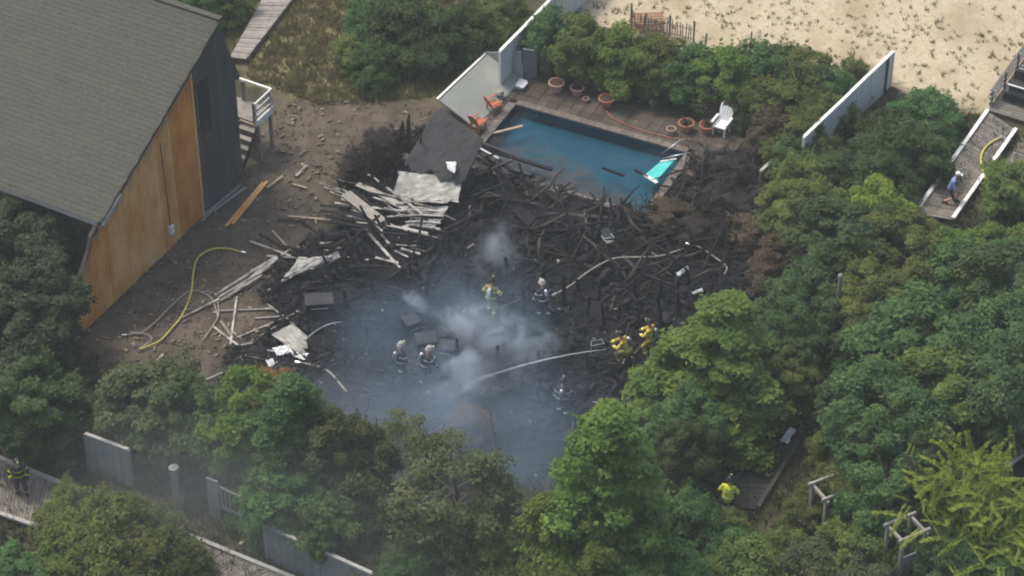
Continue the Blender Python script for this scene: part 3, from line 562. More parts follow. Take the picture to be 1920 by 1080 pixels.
# the neighbour's shed roof and deck at the right edge
sh = empty('garden_shed', G(1910, 900), 'dark grey flat roofed shed showing behind the yellow green shrub', 'shed')
q = [G(1872, 905), G(1990, 925), G(2030, 870), G(1925, 845)]
b = MB()
for i in range(4): b.slab([q[i], q[(i + 1) % 4], q[(i + 1) % 4] + UP * 1.6, q[i] + UP * 1.6], .08)
b.build('wall', M['deck_dark'], sh)
b = MB(); b.slab([p + UP * 1.68 for p in q], .1); b.build('roof', M['char_siding'], sh)
for i in range(4): b = MB(); b.beam(q[i] + UP * 1.76, q[(i + 1) % 4] + UP * 1.76, .1, .08); b.build('roof_edge', M['trim'], sh)
b = MB(); b.slab([G(1872, 862, 1.8), G(1908, 822, 1.8), G(1925, 850, 2.6), G(1885, 880, 2.6)], .06); b.build('sloping_panel', M['grey_fence'], sh)

# sand fence, rolled fencing, stakes
sfn = empty('sand_fence', G(1240, 65), 'weathered slat sand fence at the edge of the beach', 'fence')
sp = [G(1183, 48), G(1210, 66), G(1255, 70), G(1300, 82)]
for a, c in zip(sp, sp[1:]):
    L = np.linalg.norm(c - a); n = int(L / .13)
    for k in range(n):
        p = a + (c - a) * k / n; b = MB(); b.beam(p, p + UP * rnd.uniform(.9, 1.05) + npv(rnd.uniform(-.04, .04), 0, 0), .045, .02, up=(0, 1, 0)); b.build('slat', M['grey_wood'], sfn)
    for z in (.25, .75): b = MB(); b.beam(a + UP * z, c + UP * z, .02, .02); b.build('wire', M['dark_wood'], sfn)
for p in sp: b = MB(); b.beam(p, p + UP * 1.25, .09, .09, up=(0, 1, 0)); b.build('post', M['grey_wood'], sfn)
ro = empty('fence_roll', G(1215, 38), 'rusty orange roll of mesh fencing lying on the sand', 'fence roll')
ra, rb_ = G(1188, 42, .42), G(1245, 40, .42); dv = nrm(rb_ - ra); s1 = np.cross(dv, UP)
for k in range(22):
    t = 2 * math.pi * k / 22; off = (s1 * math.cos(t) + UP * math.sin(t)) * .42; b = MB(); b.beam(ra + off, rb_ + off, .035, .015, up=off); b.build('slat', M['rope'], ro)
for k in range(9):
    c = ra + (rb_ - ra) * (k + .5) / 9; b = MB(); b.tube([c + (s1 * math.cos(t) + UP * math.sin(t)) * .44 for t in np.linspace(0, 2 * math.pi, 19)], .014, 5, cap=False); b.build('hoop', M['rope'], ro)
for i, (u, v, h) in enumerate(((1322, 92, .9), (1386, 93, .45), (1406, 92, 1.0), (1516, 118, .9))):
    b = MB(); p = G(u, v); b.tube([p, p + UP * h * .9 + npv(.03, 0, 0), p + UP * h + npv(.03, 0, 0)], [.05, .045, .02], 7)
    tag(b.build('stake', M['grey_wood']), 'thin wooden stake at the hedge along the sand', 'stake', 'stakes along the edge of the sand')
pole = MB(); p = G(1562, 655); pole.tube([p, p + UP * 3.7], [.09, .08], 10); pole.lathe(p + UP * 3.7, [(.11, 0), (.11, .12), (.05, .2)], 10); tag(pole.build('utility_post', M['grey_wood']), 'slim pale grey post rising out of the thicket', 'post')

# ------------------------------------------------------------------ trees and shrubs
def leaf_mesh(name, cen, nor, ln, wd, seed):
    """cen, nor: (N,3); rhombic leaves"""
    r = np.random.default_rng(seed); n = len(cen)
    nor = nor / (np.linalg.norm(nor, axis=1, keepdims=True) + 1e-9)
    a = np.cross(nor, r.normal(size=(n, 3))); a /= (np.linalg.norm(a, axis=1, keepdims=True) + 1e-9); b = np.cross(nor, a)
    l = ln[:, None]; w = wd[:, None]
    v = np.stack([cen - a * l * .5, cen + b * w * .5 - nor * w * .12, cen + a * l * .5 - nor * l * .15, cen - b * w * .5 - nor * w * .12], 1).reshape(-1, 3)
    me = bpy.data.meshes.new(name); me.vertices.add(4 * n); me.vertices.foreach_set('co', v.astype('f').ravel())
    me.loops.add(4 * n); me.loops.foreach_set('vertex_index', np.arange(4 * n, dtype='i'))
    me.polygons.add(n); me.polygons.foreach_set('loop_start', np.arange(0, 4 * n, 4, dtype='i')); me.polygons.foreach_set('loop_total', np.full(n, 4, 'i'))
    me.update(); me.validate(); return me
def crown(shape, R, Hh, nclump, nleaf, lsize, cr, seed, flat=.6):
    """leaves in flattened clumps through a crown volume centred at the origin. Returns mesh and clump centres"""
    r = np.random.default_rng(seed); C = []
    while len(C) < nclump:
        p = r.uniform(-1, 1, 3); h = (p[2] + 1) / 2; rho = math.hypot(p[0], p[1])
        if shape == 'cone': lim = (1 - h) ** .75 * .95 + .06
        elif shape == 'dome': lim = math.sqrt(max(0, 1 - h ** 2.2))
        else: lim = math.sqrt(max(0, 1 - p[2] ** 2))
        lim *= 1 + .18 * math.sin(3 * math.atan2(p[1], p[0]) + seed) + .12 * math.sin(5 * math.atan2(p[1], p[0]) + 2 * seed + 3 * p[2])
        if rho > lim: continue
        if rho < lim * .55 and r.random() < .75 and h < .8: continue
        C.append((p[0] * R, p[1] * R, p[2] * Hh))
    C = np.array(C); cc = []; nn = []
    for c in C:
        k = int(nleaf * r.uniform(.6, 1.4)); k = max(k, 8); q = r.normal(size=(k, 3)); q /= np.linalg.norm(q, axis=1, keepdims=True)
        q[:, 2] = np.where(q[:, 2] < -.3, -q[:, 2], q[:, 2]); rad = cr * r.uniform(.7, 1.35) * r.uniform(.55, 1.12, (k, 1))
        pos = c + q * rad * np.array([1, 1, flat]); outw = np.array([c[0] / R, c[1] / R, c[2] / Hh * .5])
        cc.append(pos); nn.append(q * .55 + outw * .35 + np.array([0, 0, .75]) + r.normal(size=(k, 3)) * .38)
    for _ in range(nclump // 2):
        c = C[r.integers(len(C))]; d = nrm(np.array([c[0] / R, c[1] / R, c[2] / Hh + .5]) + r.normal(size=3) * .5); k = 14; t_ = np.linspace(.3, 1.7, k)[:, None]; cc.append(c + d * cr * t_ + r.normal(0, .05, (k, 3))); nn.append(np.array([0, 0, .8]) + r.normal(size=(k, 3)) * .5)
    cc = np.vstack(cc); nn = np.vstack(nn); n = len(cc); ln = r.uniform(.55, 1.5, n) * lsize
    return leaf_mesh('crown', cc, nn, ln, ln * .62, seed + 1), C
def fronds(R, Hh, n, seed):
    """long drooping compound leaves radiating from several stems"""
    r = np.random.default_rng(seed); cc = []; nn = []; tips = []
    for _ in range(n):
        az = r.uniform(0, 2 * math.pi); el = r.uniform(-.1, 1.35); o = np.array([r.normal() * R * .38, r.normal() * R * .38, r.uniform(-.75, .45) * Hh])
        d = np.array([math.cos(az) * math.cos(el), math.sin(az) * math.cos(el), math.sin(el)]); L = r.uniform(.6, 1.0) * R * .75; sd = nrm(np.cross(d, UP)); tips.append(o)
        for t in np.linspace(.12, 1, 17):
            p = o + d * L * t - UP * L * .28 * t * t
            for s in (-1, 1):
                cc.append(p + sd * s * .085 * (1.25 - t)); nn.append(UP * .8 + d * .25 + sd * s * .3 + r.normal(size=3) * .2)
    cc = np.array(cc); nn = np.array(nn); k = len(cc)
    return leaf_mesh('crown', cc, nn, r.uniform(.13, .2, k), r.uniform(.06, .09, k), seed), np.array(tips)
def woody(C, base_z, r0, seed, nl=14):
    r = random.Random(seed); b = MB(); top = float(np.percentile(C[:, 2], 75))
    pts = [npv(0, 0, base_z), npv(r.uniform(-.1, .1), r.uniform(-.1, .1), base_z * .5 + top * .1), npv(r.uniform(-.2, .2), r.uniform(-.2, .2), top * .4), npv(r.uniform(-.2, .2), r.uniform(-.2, .2), top)]
    b.tube(pts, [r0, r0 * .8, r0 * .55, r0 * .2], 7)
    for i in r.sample(range(len(C)), min(nl, len(C))):
        t = r.uniform(.25, .8); p = pts[1] * (1 - t) + pts[3] * t; q = C[i]; m = (p + q) / 2 + npv(0, 0, -.08)
        b.tube([p, m, q], [r0 * .38, r0 * .24, r0 * .08], 5)
    return b
PROTO = {}
def proto(key, fn, base, r0, R, Hh):
    me, C = fn; w = woody(C, base, r0, hash(key) % 97 if False else sum(map(ord, key)))
    tm = bpy.data.meshes.new('trunk'); tm.from_pydata([tuple(p) for p in w.v], [], w.f); tm.materials.append(M['bark'])
    me.materials.append(LM['deep']); PROTO[key] = (me, tm, R, Hh, base)
proto('cone_a', crown('cone', 2.8, 4.3, 230, 260, .165, .50, 11, .55), -4.6, .2, 2.8, 4.3)
proto('round_a', crown('round', 3.0, 2.6, 170, 260, .165, .52, 21, .55), -3.8, .2, 3.0, 2.6)
proto('round_b', crown('round', 2.2, 2.0, 120, 230, .155, .44, 22, .6), -3.0, .15, 2.2, 2.0)
proto('round_c', crown('dome', 2.5, 1.9, 120, 240, .155, .48, 23, .5), -2.6, .15, 2.5, 1.9)
proto('shrub_a', crown('dome', 1.5, 1.0, 75, 170, .11, .33, 31), -1.05, .07, 1.5, 1.0)
proto('shrub_b', crown('round', 1.3, 1.1, 70, 170, .11, .32, 32), -1.25, .07, 1.3, 1.1)
proto('shrub_c', crown('dome', 1.8, 1.1, 90, 160, .115, .36, 33, .55), -1.15, .07, 1.8, 1.1)
proto('thin_a', crown('round', 2.0, 2.4, 70, 110, .12, .42, 41), -3.2, .1, 2.0, 2.4)
proto('thin_b', crown('dome', 1.6, 1.5, 55, 100, .11, .38, 42), -1.7, .07, 1.6, 1.5)
proto('round_d', crown('round', 2.2, 2.0, 150, 170, .15, .40, 24, .7), -3.0, .15, 2.2, 2.0)
proto('shrub_d', crown('dome', 1.5, 1.0, 85, 120, .11, .28, 34, .8), -1.05, .07, 1.5, 1.0)
proto('frond', fronds(2.4, 2.2, 300, 51), -2.6, .1, 2.4, 2.2)
_used = {}
def plant(key, leaf, u, v, r, h, label, group=None, name='tree', zc=None, rot=None):
    """crown centred on pixel (u, v); r radius and h half height in metres; stands on the ground"""
    me, tm, R, Hh, base = PROTO[key]; sz = h / Hh; zc = -base * sz if zc is None else zc
    p = G(u, v, zc); o = empty(name, (p[0], p[1], float(gz(p[0], p[1])) - .03), label, 'tree' if name.endswith('tree') else 'shrub', group)
    a = rnd.uniform(0, 6.28) if rot is None else rot
    for nm, msh in (('crown', me), ('trunk', tm)):
        c = bpy.data.objects.new(nm, msh); COL.objects.link(c); c.parent = o; c.location = (0, 0, zc); c.rotation_euler = (0, 0, a); c.scale = (r / R * rnd.uniform(.9, 1.12), r / R * rnd.uniform(.9, 1.12), sz)
        if nm == 'crown':
            c.material_slots[0].link = 'OBJECT'; c.material_slots[0].material = LM[leaf]
    return o
# the tall trees
plant('cone_a', 'maple', 1132, 925, 2.75, 4.3, 'tall bright green maple with pointed crown in front of the ruin', rot=.4)
plant('round_b', 'maple', 1075, 1020, 1.9, 2.0, 'leafy lower maple beside the foot of the tall pointed one')
plant('cone_a', 'maple', 1352, 674, 2.9, 2.9, 'broad yellow green tree at the scorched edge hiding two firefighters', rot=2.0)
plant('round_b', 'olive', 1470, 715, 1.3, 1.4, 'olive green tree behind the broad yellow green one')
plant('round_c', 'deep', 1715, 655, 3.1, 2.1, 'wide deep green tree with flat layered crown in the right thicket', rot=.3)
plant('cone_a', 'deep', 545, 830, 2.6, 3.2, 'dark green tree with scorched tip at the front of the ruin', rot=1.0)
plant('shrub_b', 'rust', 512, 725, .75, .6, 'rusty scorched treetop beside the pale fallen sheets', name='tree', zc=4.2)
plant('round_b', 'maple', 465, 795, 1.7, 2.0, 'green tree left of the one with scorched tip')
plant('thin_a', 'smoky', 845, 940, 2.3, 2.2, 'dull smoke veiled tree before the ruin')
plant('thin_a', 'olive', 770, 860, 1.5, 2.0, 'slender olive tree with pale tip in the smoke')
plant('round_b', 'smoky', 655, 870, 1.6, 2.2, 'grey green tree filling the gap at the front of the ruin')
plant('frond', 'lime', 1812, 935, 2.5, 2.3, 'yellow green shrub with long feathery fronds', name='shrub')
plant('frond', 'lime', 1885, 1020, 1.8, 1.7, 'feathery yellow green shrub below the shed', name='shrub')
plant('round_b', 'lime', 1628, 405, 1.8, 1.4, 'yellow green tree at the corner of the boardwalk')
plant('round_c', 'maple', 1870, 490, 2.2, 1.5, 'mid green tree at the foot of the right boardwalk')
plant('shrub_b', 'olive', 1893, 350, 1.2, 1.1, 'yellowish tree overlapping the right boardwalk')
# thickets (look-alikes share a label inside their own group)
MARKS = [(1562, 650, 'slim pale post'), (1790, 400, 'foot of the right boardwalk'), (1440, 870, 'sunken side walk'), (1565, 1000, 'weathered arbour'), (1700, 1100, 'gate arbour'), (1910, 900, 'dark grey shed'), (1043, 172, 'pale terracotta pots'), (1137, 200, 'dark red pot'), (1290, 250, 'pool handrail'), (1352, 250, 'white chair'), (1240, 70, 'sand fence'), (1675, 165, 'sand end of the white fence'), (1520, 320, 'ruin end of the white fence'), (1850, 215, 'boardwalk edge by the sand'), (1740, 380, 'white boardwalk kerb'), (930, 160, 'leaning fence'), (1000, 60, 'upright white fence'), (600, 120, 'dry grass dune'), (450, 100, 'back walk'), (800, 190, 'bare dirt strip'), (150, 630, 'end of the cedar wall'), (60, 420, 'shaded house front'), (42, 932, 'neon banded firefighter'), (200, 900, 'grey green fence panel'), (334, 950, 'square gate post'), (440, 990, 'slatted garden gate'), (600, 1080, 'wide grey fence'), (955, 990, 'leafless leaning trunk'), (1054, 778, 'firefighter at the front edge'), (750, 1110, 'short capped post'), (300, 700, 'scattered laths'), (1132, 1060, 'tall pointed maple'), (1710, 740, 'wide layered tree'), (1340, 780, 'broad yellow green tree'), (1410, 480, 'scorched shrubs'), (1362, 960, 'firefighter on the side walk'), (280, 1000, 'front walk kerb'), (1480, 190, 'stakes by the sand')]
SEEN = {}
TINT = {'maple': 'bright green', 'deep': 'deep green', 'olive': 'olive green', 'dark': 'very dark green', 'juniper': 'blackish green', 'smoky': 'dull grey green', 'lime': 'yellow green', 'rust': 'rusty', 'burnt': 'burnt black', 'brown': 'scorched brown'}  # 'juniper' is leaf colour darkened to stand for shade, not a species
def many(rows, label, group, name='shrub'):
    for i_, (key, leaf, u, v, r, h) in enumerate(rows):
        if i_ % 2 and key in ('round_b', 'shrub_a'): key = {'round_b': 'round_d', 'shrub_a': 'shrub_d'}[key]
        zc = -PROTO[key][4] * h / PROTO[key][3]; p = G(u, v, zc); mk = min(MARKS, key=lambda m_: np.hypot(*(G(m_[0], m_[1])[:2] - p[:2])))
        form = {'thin': 'sparse', 'shru': 'dense', 'roun': 'full', 'cone': 'pointed'}[key[:4]]; size = 'small ' if r < 1.15 else 'large ' if r > 1.75 else ''
        lab = f'{size}{form} {TINT[leaf]} {name} near the {mk[2]}'
        for m2 in sorted(MARKS, key=lambda m_: np.hypot(*(G(m_[0], m_[1])[:2] - p[:2])))[1:5]:
            if lab not in SEEN: break
            alt = f'{size}{form} {TINT[leaf]} {name} between the {mk[2]} and the {m2[2]}'
            if len(alt.split()) > 16: alt = alt.replace(f'{size}{form} ', '', 1)
            if len(alt.split()) <= 16 and alt not in SEEN: lab = alt
        SEEN[lab] = 1; plant(key, leaf, u, v, r, h, lab, group, name)
many([('round_b', 'olive', 1500, 400, 1.7, 1.4), ('round_b', 'dark', 1580, 455, 2.0, 1.7), ('round_b', 'olive', 1690, 480, 2.0, 1.6), ('round_c', 'deep', 1790, 530, 2.2, 1.6), ('round_b', 'dark', 1890, 560, 2.2, 1.9),
      ('round_b', 'dark', 1505, 565, 1.5, 1.4), ('round_b', 'olive', 1640, 560, 1.8, 1.5), ('round_b', 'dark', 1640, 655, 1.4, 1.4), ('round_b', 'deep', 1468, 640, 1.5, 1.6), ('round_c', 'brown', 1490, 465, 1.4, 1.0), ('round_b', 'maple', 1750, 485, 1.5, 1.3), ('round_b', 'deep', 1905, 520, 1.6, 1.6)],
     'mid sized tree in the dense thicket between ruin and right boardwalk', 'trees of the right thicket', 'tree')
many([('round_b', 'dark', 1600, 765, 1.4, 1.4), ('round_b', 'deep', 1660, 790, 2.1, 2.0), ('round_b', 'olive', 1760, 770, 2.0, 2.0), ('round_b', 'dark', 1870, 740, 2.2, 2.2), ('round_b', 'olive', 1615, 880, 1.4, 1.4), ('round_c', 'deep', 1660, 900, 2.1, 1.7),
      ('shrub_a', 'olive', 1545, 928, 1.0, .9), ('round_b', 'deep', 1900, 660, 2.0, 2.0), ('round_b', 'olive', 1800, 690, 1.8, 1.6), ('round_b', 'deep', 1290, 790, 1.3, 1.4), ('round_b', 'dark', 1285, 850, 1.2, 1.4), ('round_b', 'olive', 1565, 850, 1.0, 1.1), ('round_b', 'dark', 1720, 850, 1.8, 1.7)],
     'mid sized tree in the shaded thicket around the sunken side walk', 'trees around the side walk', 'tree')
many([('shrub_c', 'deep', 1290, 990, 1.7, 1.4), ('shrub_c', 'deep', 1370, 1045, 1.5, 1.0), ('shrub_a', 'olive', 1470, 1030, 1.2, .9), ('shrub_c', 'olive', 1400, 1080, 1.9, 1.4), ('shrub_c', 'deep', 1260, 1080, 1.9, 1.4), ('shrub_a', 'olive', 1590, 1040, 1.5, 1.1), ('shrub_c', 'smoky', 1520, 1070, 1.7, 1.1), ('shrub_a', 'dark', 1655, 955, 1.2, 1.0), ('shrub_a', 'dark', 1690, 990, 1.4, 1.1), ('shrub_c', 'dark', 1770, 1050, 1.7, 1.2), ('shrub_a', 'deep', 1840, 1080, 1.6, 1.2), ('shrub_a', 'olive', 1500, 972, .9, .7), ('shrub_b', 'dark', 1735, 960, 1.3, 1.2), ('shrub_a', 'deep', 1290, 950, .9, .8), ('shrub_a', 'olive', 1362, 985, .9, .5), ('shrub_a', 'smoky', 1610, 1090, 1.5, 1.0)],
     'low bushy shrub on the ground near the arbours', 'shrubs near the arbours')
many([('shrub_b', 'deep', 1040, 70, 1.3, 1.4), ('shrub_b', 'dark', 1040, 98, .9, .9), ('shrub_b', 'olive', 1095, 90, 1.4, 1.5), ('shrub_b', 'deep', 1112, 112, 1.0, 1.0), ('shrub_b', 'maple', 1160, 110, 1.5, 1.4), ('shrub_a', 'olive', 1200, 135, 1.0, .9), ('shrub_b', 'dark', 1235, 150, .9, .9), ('shrub_b', 'olive', 1230, 120, 1.5, 1.3), ('shrub_b', 'deep', 1290, 135, 1.3, 1.2), ('shrub_b', 'dark', 1300, 172, .9, .8), ('shrub_b', 'maple', 1350, 140, 1.5, 1.3), ('shrub_c', 'brown', 1350, 180, 1.0, .8), ('shrub_b', 'deep', 1420, 130, 1.5, 1.3), ('shrub_c', 'olive', 1425, 185, 1.2, 1.0), ('shrub_b', 'olive', 1490, 135, 1.3, 1.2), ('shrub_c', 'olive', 1470, 200, 1.6, 1.1), ('shrub_c', 'brown', 1445, 238, 1.1, .8), ('shrub_c', 'olive', 1500, 260, 1.4, 1.0), ('shrub_a', 'deep', 1560, 160, 1.2, 1.0), ('shrub_a', 'olive', 1540, 210, 1.3, .9), ('shrub_a', 'dark', 1170, 138, .8, .7), ('shrub_a', 'olive', 1600, 140, .9, .7), ('shrub_a', 'dark', 1395, 205, .9, .8)],
     'dense leafy shrub in the hedge between pool and sand', 'hedge shrubs behind the pool')
many([('shrub_c', 'dark', 1615, 300, 1.5, 1.2), ('shrub_c', 'dark', 1665, 248, 1.4, 1.1), ('shrub_c', 'deep', 1738, 212, 1.5, 1.0), ('shrub_c', 'dark', 1705, 280, 1.7, 1.3), ('shrub_a', 'deep', 1735, 262, 1.1, .9), ('shrub_c', 'dark', 1640, 330, 1.7, 1.2), ('shrub_c', 'dark', 1555, 335, 1.4, 1.1), ('shrub_a', 'deep', 1775, 214, .7, .6), ('shrub_c', 'dark', 1672, 338, 1.2, .9), ('shrub_a', 'olive', 1520, 340, 1.5, 1.2), ('shrub_a', 'dark', 1480, 300, 1.2, .9)],
     'dark green shrub between the white fence and the right boardwalk', 'shrubs between fence and boardwalk')
many([('shrub_c', 'deep', 700, 50, 1.5, 1.2), ('shrub_c', 'dark', 760, 60, 2.0, 1.5), ('shrub_c', 'dark', 825, 70, 1.7, 1.3), ('shrub_c', 'dark', 775, 95, 1.4, 1.0), ('shrub_c', 'deep', 700, 120, 1.3, .9), ('shrub_b', 'olive', 668, 100, 1.0, .8), ('shrub_c', 'dark', 880, 50, 1.6, 1.2), ('shrub_a', 'olive', 920, 40, 1.3, 1.0), ('shrub_a', 'deep', 720, 10, 1.6, 1.2)],
     'dark low shrub behind the leaning fence', 'shrubs behind the leaning fence')
many([('shrub_a', 'olive', 420, 5, 1.2, .9), ('shrub_a', 'deep', 385, 8, 1.2, 1.0), ('shrub_a', 'olive', 950, 15, 1.1, .7)],
     'low yellowish shrub in the dry grass behind the house', 'shrubs in the dry grass')
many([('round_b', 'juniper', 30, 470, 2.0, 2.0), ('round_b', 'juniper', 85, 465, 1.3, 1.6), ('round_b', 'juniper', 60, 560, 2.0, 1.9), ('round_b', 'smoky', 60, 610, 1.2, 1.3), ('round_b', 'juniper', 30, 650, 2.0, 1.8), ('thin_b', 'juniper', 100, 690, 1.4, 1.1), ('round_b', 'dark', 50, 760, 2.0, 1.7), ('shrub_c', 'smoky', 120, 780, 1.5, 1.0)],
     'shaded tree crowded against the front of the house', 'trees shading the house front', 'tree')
many([('thin_b', 'smoky', 240, 735, 1.3, 1.0), ('round_b', 'smoky', 290, 760, 1.8, 1.6), ('round_b', 'dark', 360, 790, 1.7, 1.7), ('round_b', 'smoky', 235, 785, 1.1, 1.1), ('round_b', 'dark', 310, 815, 1.3, 1.1), ('shrub_a', 'dark', 385, 850, 1.1, .8), ('round_b', 'deep', 560, 930, 1.8, 1.4), ('round_b', 'dark', 640, 960, 1.7, 1.4), ('shrub_c', 'smoky', 720, 980, 1.8, 1.3), ('shrub_a', 'smoky', 700, 1085, 1.0, .8), ('shrub_c', 'deep', 770, 1065, 1.5, 1.1), ('shrub_c', 'smoky', 850, 1055, 1.8, 1.2), ('shrub_c', 'olive', 920, 1060, 1.8, 1.2), ('thin_b', 'smoky', 930, 960, 1.7, 1.5), ('thin_b', 'smoky', 790, 1000, 1.6, 1.3), ('thin_b', 'smoky', 960, 1010, 1.5, 1.2), ('thin_b', 'rust', 880, 790, .9, .7), ('shrub_a', 'dark', 545, 975, 1.0, .8)],
     'smoke dulled tree or bush in the belt between walk and ruin', 'smoke dulled belt before the ruin', 'tree')
many([('shrub_c', 'olive', 150, 1030, 1.6, 1.3), ('shrub_c', 'olive', 220, 1000, 2.0, 1.6), ('shrub_c', 'olive', 290, 1060, 1.7, 1.4), ('shrub_c', 'olive', 190, 1070, 2.0, 1.4), ('shrub_a', 'deep', 95, 1090, 1.2, .9), ('shrub_a', 'deep', 20, 1070, 1.2, .8), ('shrub_a', 'olive', 190, 965, 1.1, .9), ('shrub_c', 'olive', 255, 985, 1.4, 1.1), ('shrub_a', 'olive', 120, 985, 1.1, 1.0), ('shrub_a', 'olive', 135, 940, 1.0, .8), ('shrub_a', 'olive', 340, 1055, 1.2, .9)],
     'rounded olive shrub on the near side of the front walk', 'shrubs along the front walk')
many([('thin_b', 'burnt', 690, 280, 1.0, .9), ('thin_b', 'burnt', 662, 318, .7, .6), ('thin_b', 'burnt', 735, 262, .8, .7)], '', 'blackened foliage by the charred wall')
many([('thin_b', 'burnt', 1330, 370, 1.0, .7), ('thin_b', 'burnt', 1390, 385, 1.0, .7), ('thin_b', 'brown', 1260, 400, 1.0, .6), ('thin_b', 'burnt', 1375, 310, .9, .6), ('thin_b', 'brown', 1420, 430, 1.1, .7), ('thin_b', 'burnt', 1310, 430, .9, .6), ('thin_b', 'brown', 1460, 400, 1.0, .7), ('thin_b', 'brown', 1450, 500, 1.1, .7)], '', 'scorched foliage beside the pool')
# stuff: grass tufts on sand and scrub
def tufts(name, pts, blades, hgt, spread, leaf, seed, label):
    r = np.random.default_rng(seed); n = len(pts) * blades
    base = np.repeat(pts, blades, 0) + np.column_stack([r.normal(0, spread, (n, 2)), np.zeros(n)])
    d = np.column_stack([r.normal(0, .45, (n, 2)), np.ones(n)]); d /= np.linalg.norm(d, axis=1, keepdims=True); h = r.uniform(.5, 1.2, (n, 1)) * hgt * np.repeat(r.uniform(.4, 1.5, (len(pts), 1)), blades, 0)
    side = np.cross(d, r.normal(size=(n, 3))); side /= np.linalg.norm(side, axis=1, keepdims=True); w = hgt * .07 + .008
    v = np.stack([base - side * w, base + side * w, base + d * h], 1).reshape(-1, 3)
    me = bpy.data.meshes.new(name); me.vertices.add(3 * n); me.vertices.foreach_set('co', v.astype('f').ravel()); me.loops.add(3 * n); me.loops.foreach_set('vertex_index', np.arange(3 * n, dtype='i'))
    me.polygons.add(n); me.polygons.foreach_set('loop_start', np.arange(0, 3 * n, 3, dtype='i')); me.polygons.foreach_set('loop_total', np.full(n, 3, 'i')); me.update()
    me.materials.append(leaf); o = bpy.data.objects.new(name, me); COL.objects.link(o); return tag(o, label, 'grass', kind='stuff')
def scatter(poly, n, seed, margin=0.0):
    r = np.random.default_rng(seed); lo, hi = np.clip(poly.min(0), -30, 30), np.clip(poly.max(0), -30, 34); out = []
    while len(out) < n:
        P = r.uniform(lo, hi, (4000, 2)); P = P[poly_sd(P, poly) > margin]; out += P.tolist()
    P = np.array(out[:n]); return P
P = scatter(Z_SAND, 2600, 1, .3); P = P[smooth_noise(P[:, 0], P[:, 1], 12, .9) + rng.normal(0, .35, len(P)) > -.25]; zs = gz(P[:, 0], P[:, 1]) + np.clip(poly_sd(P, Z_SAND), 0, 6) * .06 - .02
tufts('beach_grass', np.column_stack([P, zs]), 11, .2, .055, leaf_mat('dune_grass', (.17, .14, .08), (.28, .235, .135)), 2, 'sparse dry tufts of beach grass planted over the sand')
P = scatter(Z_GRASS, 5200, 3, 0); P = P[poly_sd(P, pxpoly([(425, 130), (495, -25), (576, -25), (470, 130)])) < .05]; zs = gz(P[:, 0], P[:, 1]) - .02
tufts('dry_grass', np.column_stack([P, zs]), 9, .32, .09, leaf_mat('dry_grass', (.125, .13, .05), (.26, .235, .105)), 4, 'dry yellow green grass on the dune behind the house')
P = scatter(Z_DIRT, 700, 5, .2); zs = gz(P[:, 0], P[:, 1]) - .02
tufts('trodden_weeds', np.column_stack([P, zs]), 7, .16, .08, leaf_mat('weed', (.06, .06, .03), (.14, .12, .07)), 6, 'thin trodden weeds and litter on bare dirt')
big = pxpoly([(1180, 560), (1450, 330), (1560, 240), (1700, 190), (1850, 215), (1990, 300), (2000, 1150), (-60, 1150), (-60, 600), (150, 650), (280, 760), (420, 780), (640, 830), (1000, 900), (1200, 850)])
P = scatter(big, 9000, 7, 0); P = P[(poly_sd(P, Z_CHAR) < 0)]; zs = gz(P[:, 0], P[:, 1]) - .02
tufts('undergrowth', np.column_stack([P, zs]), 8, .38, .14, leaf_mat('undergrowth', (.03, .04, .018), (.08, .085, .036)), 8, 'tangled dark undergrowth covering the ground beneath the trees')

# dead branches and scorched shrubs
def bare_shrub(label, u, v, h, mt, seed, n=26, group=None, name='burnt_shrub', spread=.8):
    r = random.Random(seed); base = on(u, v); b = MB()
    for k in range(n):
        a = r.uniform(0, 6.28); e_ = r.uniform(.35, 1.3); d = npv(math.cos(a) * math.cos(e_) * spread, math.sin(a) * math.cos(e_) * spread, math.sin(e_)); L = h * r.uniform(.5, 1.05); p0 = base + npv(r.uniform(-.25, .25), r.uniform(-.25, .25), 0)
        p1 = p0 + d * L * .5 + npv(r.uniform(-.1, .1), r.uniform(-.1, .1), 0); p2 = p0 + d * L + npv(r.uniform(-.2, .2), r.uniform(-.2, .2), r.uniform(-.1, .1)); b.tube([p0, p1, p2], [.028, .018, .006], 5)
        for j in range(3):
            t = r.uniform(.3, .9); q = p1 * (1 - t) + p2 * t; b.tube([q, q + npv(r.uniform(-.4, .4), r.uniform(-.4, .4), r.uniform(.05, .4)) * h * .45], [.011, .004], 4)
    return tag(b.build(name, mt), label, 'shrub', group)
for i, (u, v, h) in enumerate([(1230, 400, 1.3), (1290, 400, 1.6), (1340, 380, 1.5), (1390, 350, 1.6), (1400, 420, 1.5), (1330, 450, 1.4), (1270, 440, 1.2), (1370, 310, 1.4), (1320, 330, 1.2), (1420, 480, 1.3), (1190, 420, 1.1), (1480, 500, 1.3), (1430, 290, 1.2), (1540, 530, 1.2), (1300, 480, 1.1)]):
    bare_shrub('scorched leafless shrub at the burnt edge beside the pool', u, v, h, M['charb'], 100 + i, 20, 'scorched shrubs beside the pool')
for i, (u, v, h) in enumerate([(690, 325, 2.0), (662, 345, 1.5), (725, 305, 1.9)]):
    bare_shrub('blackened bush standing against the charred wall remnant', u, v, h, M['charb'], 140 + i, 34, 'blackened bushes by the charred wall', spread=.8)
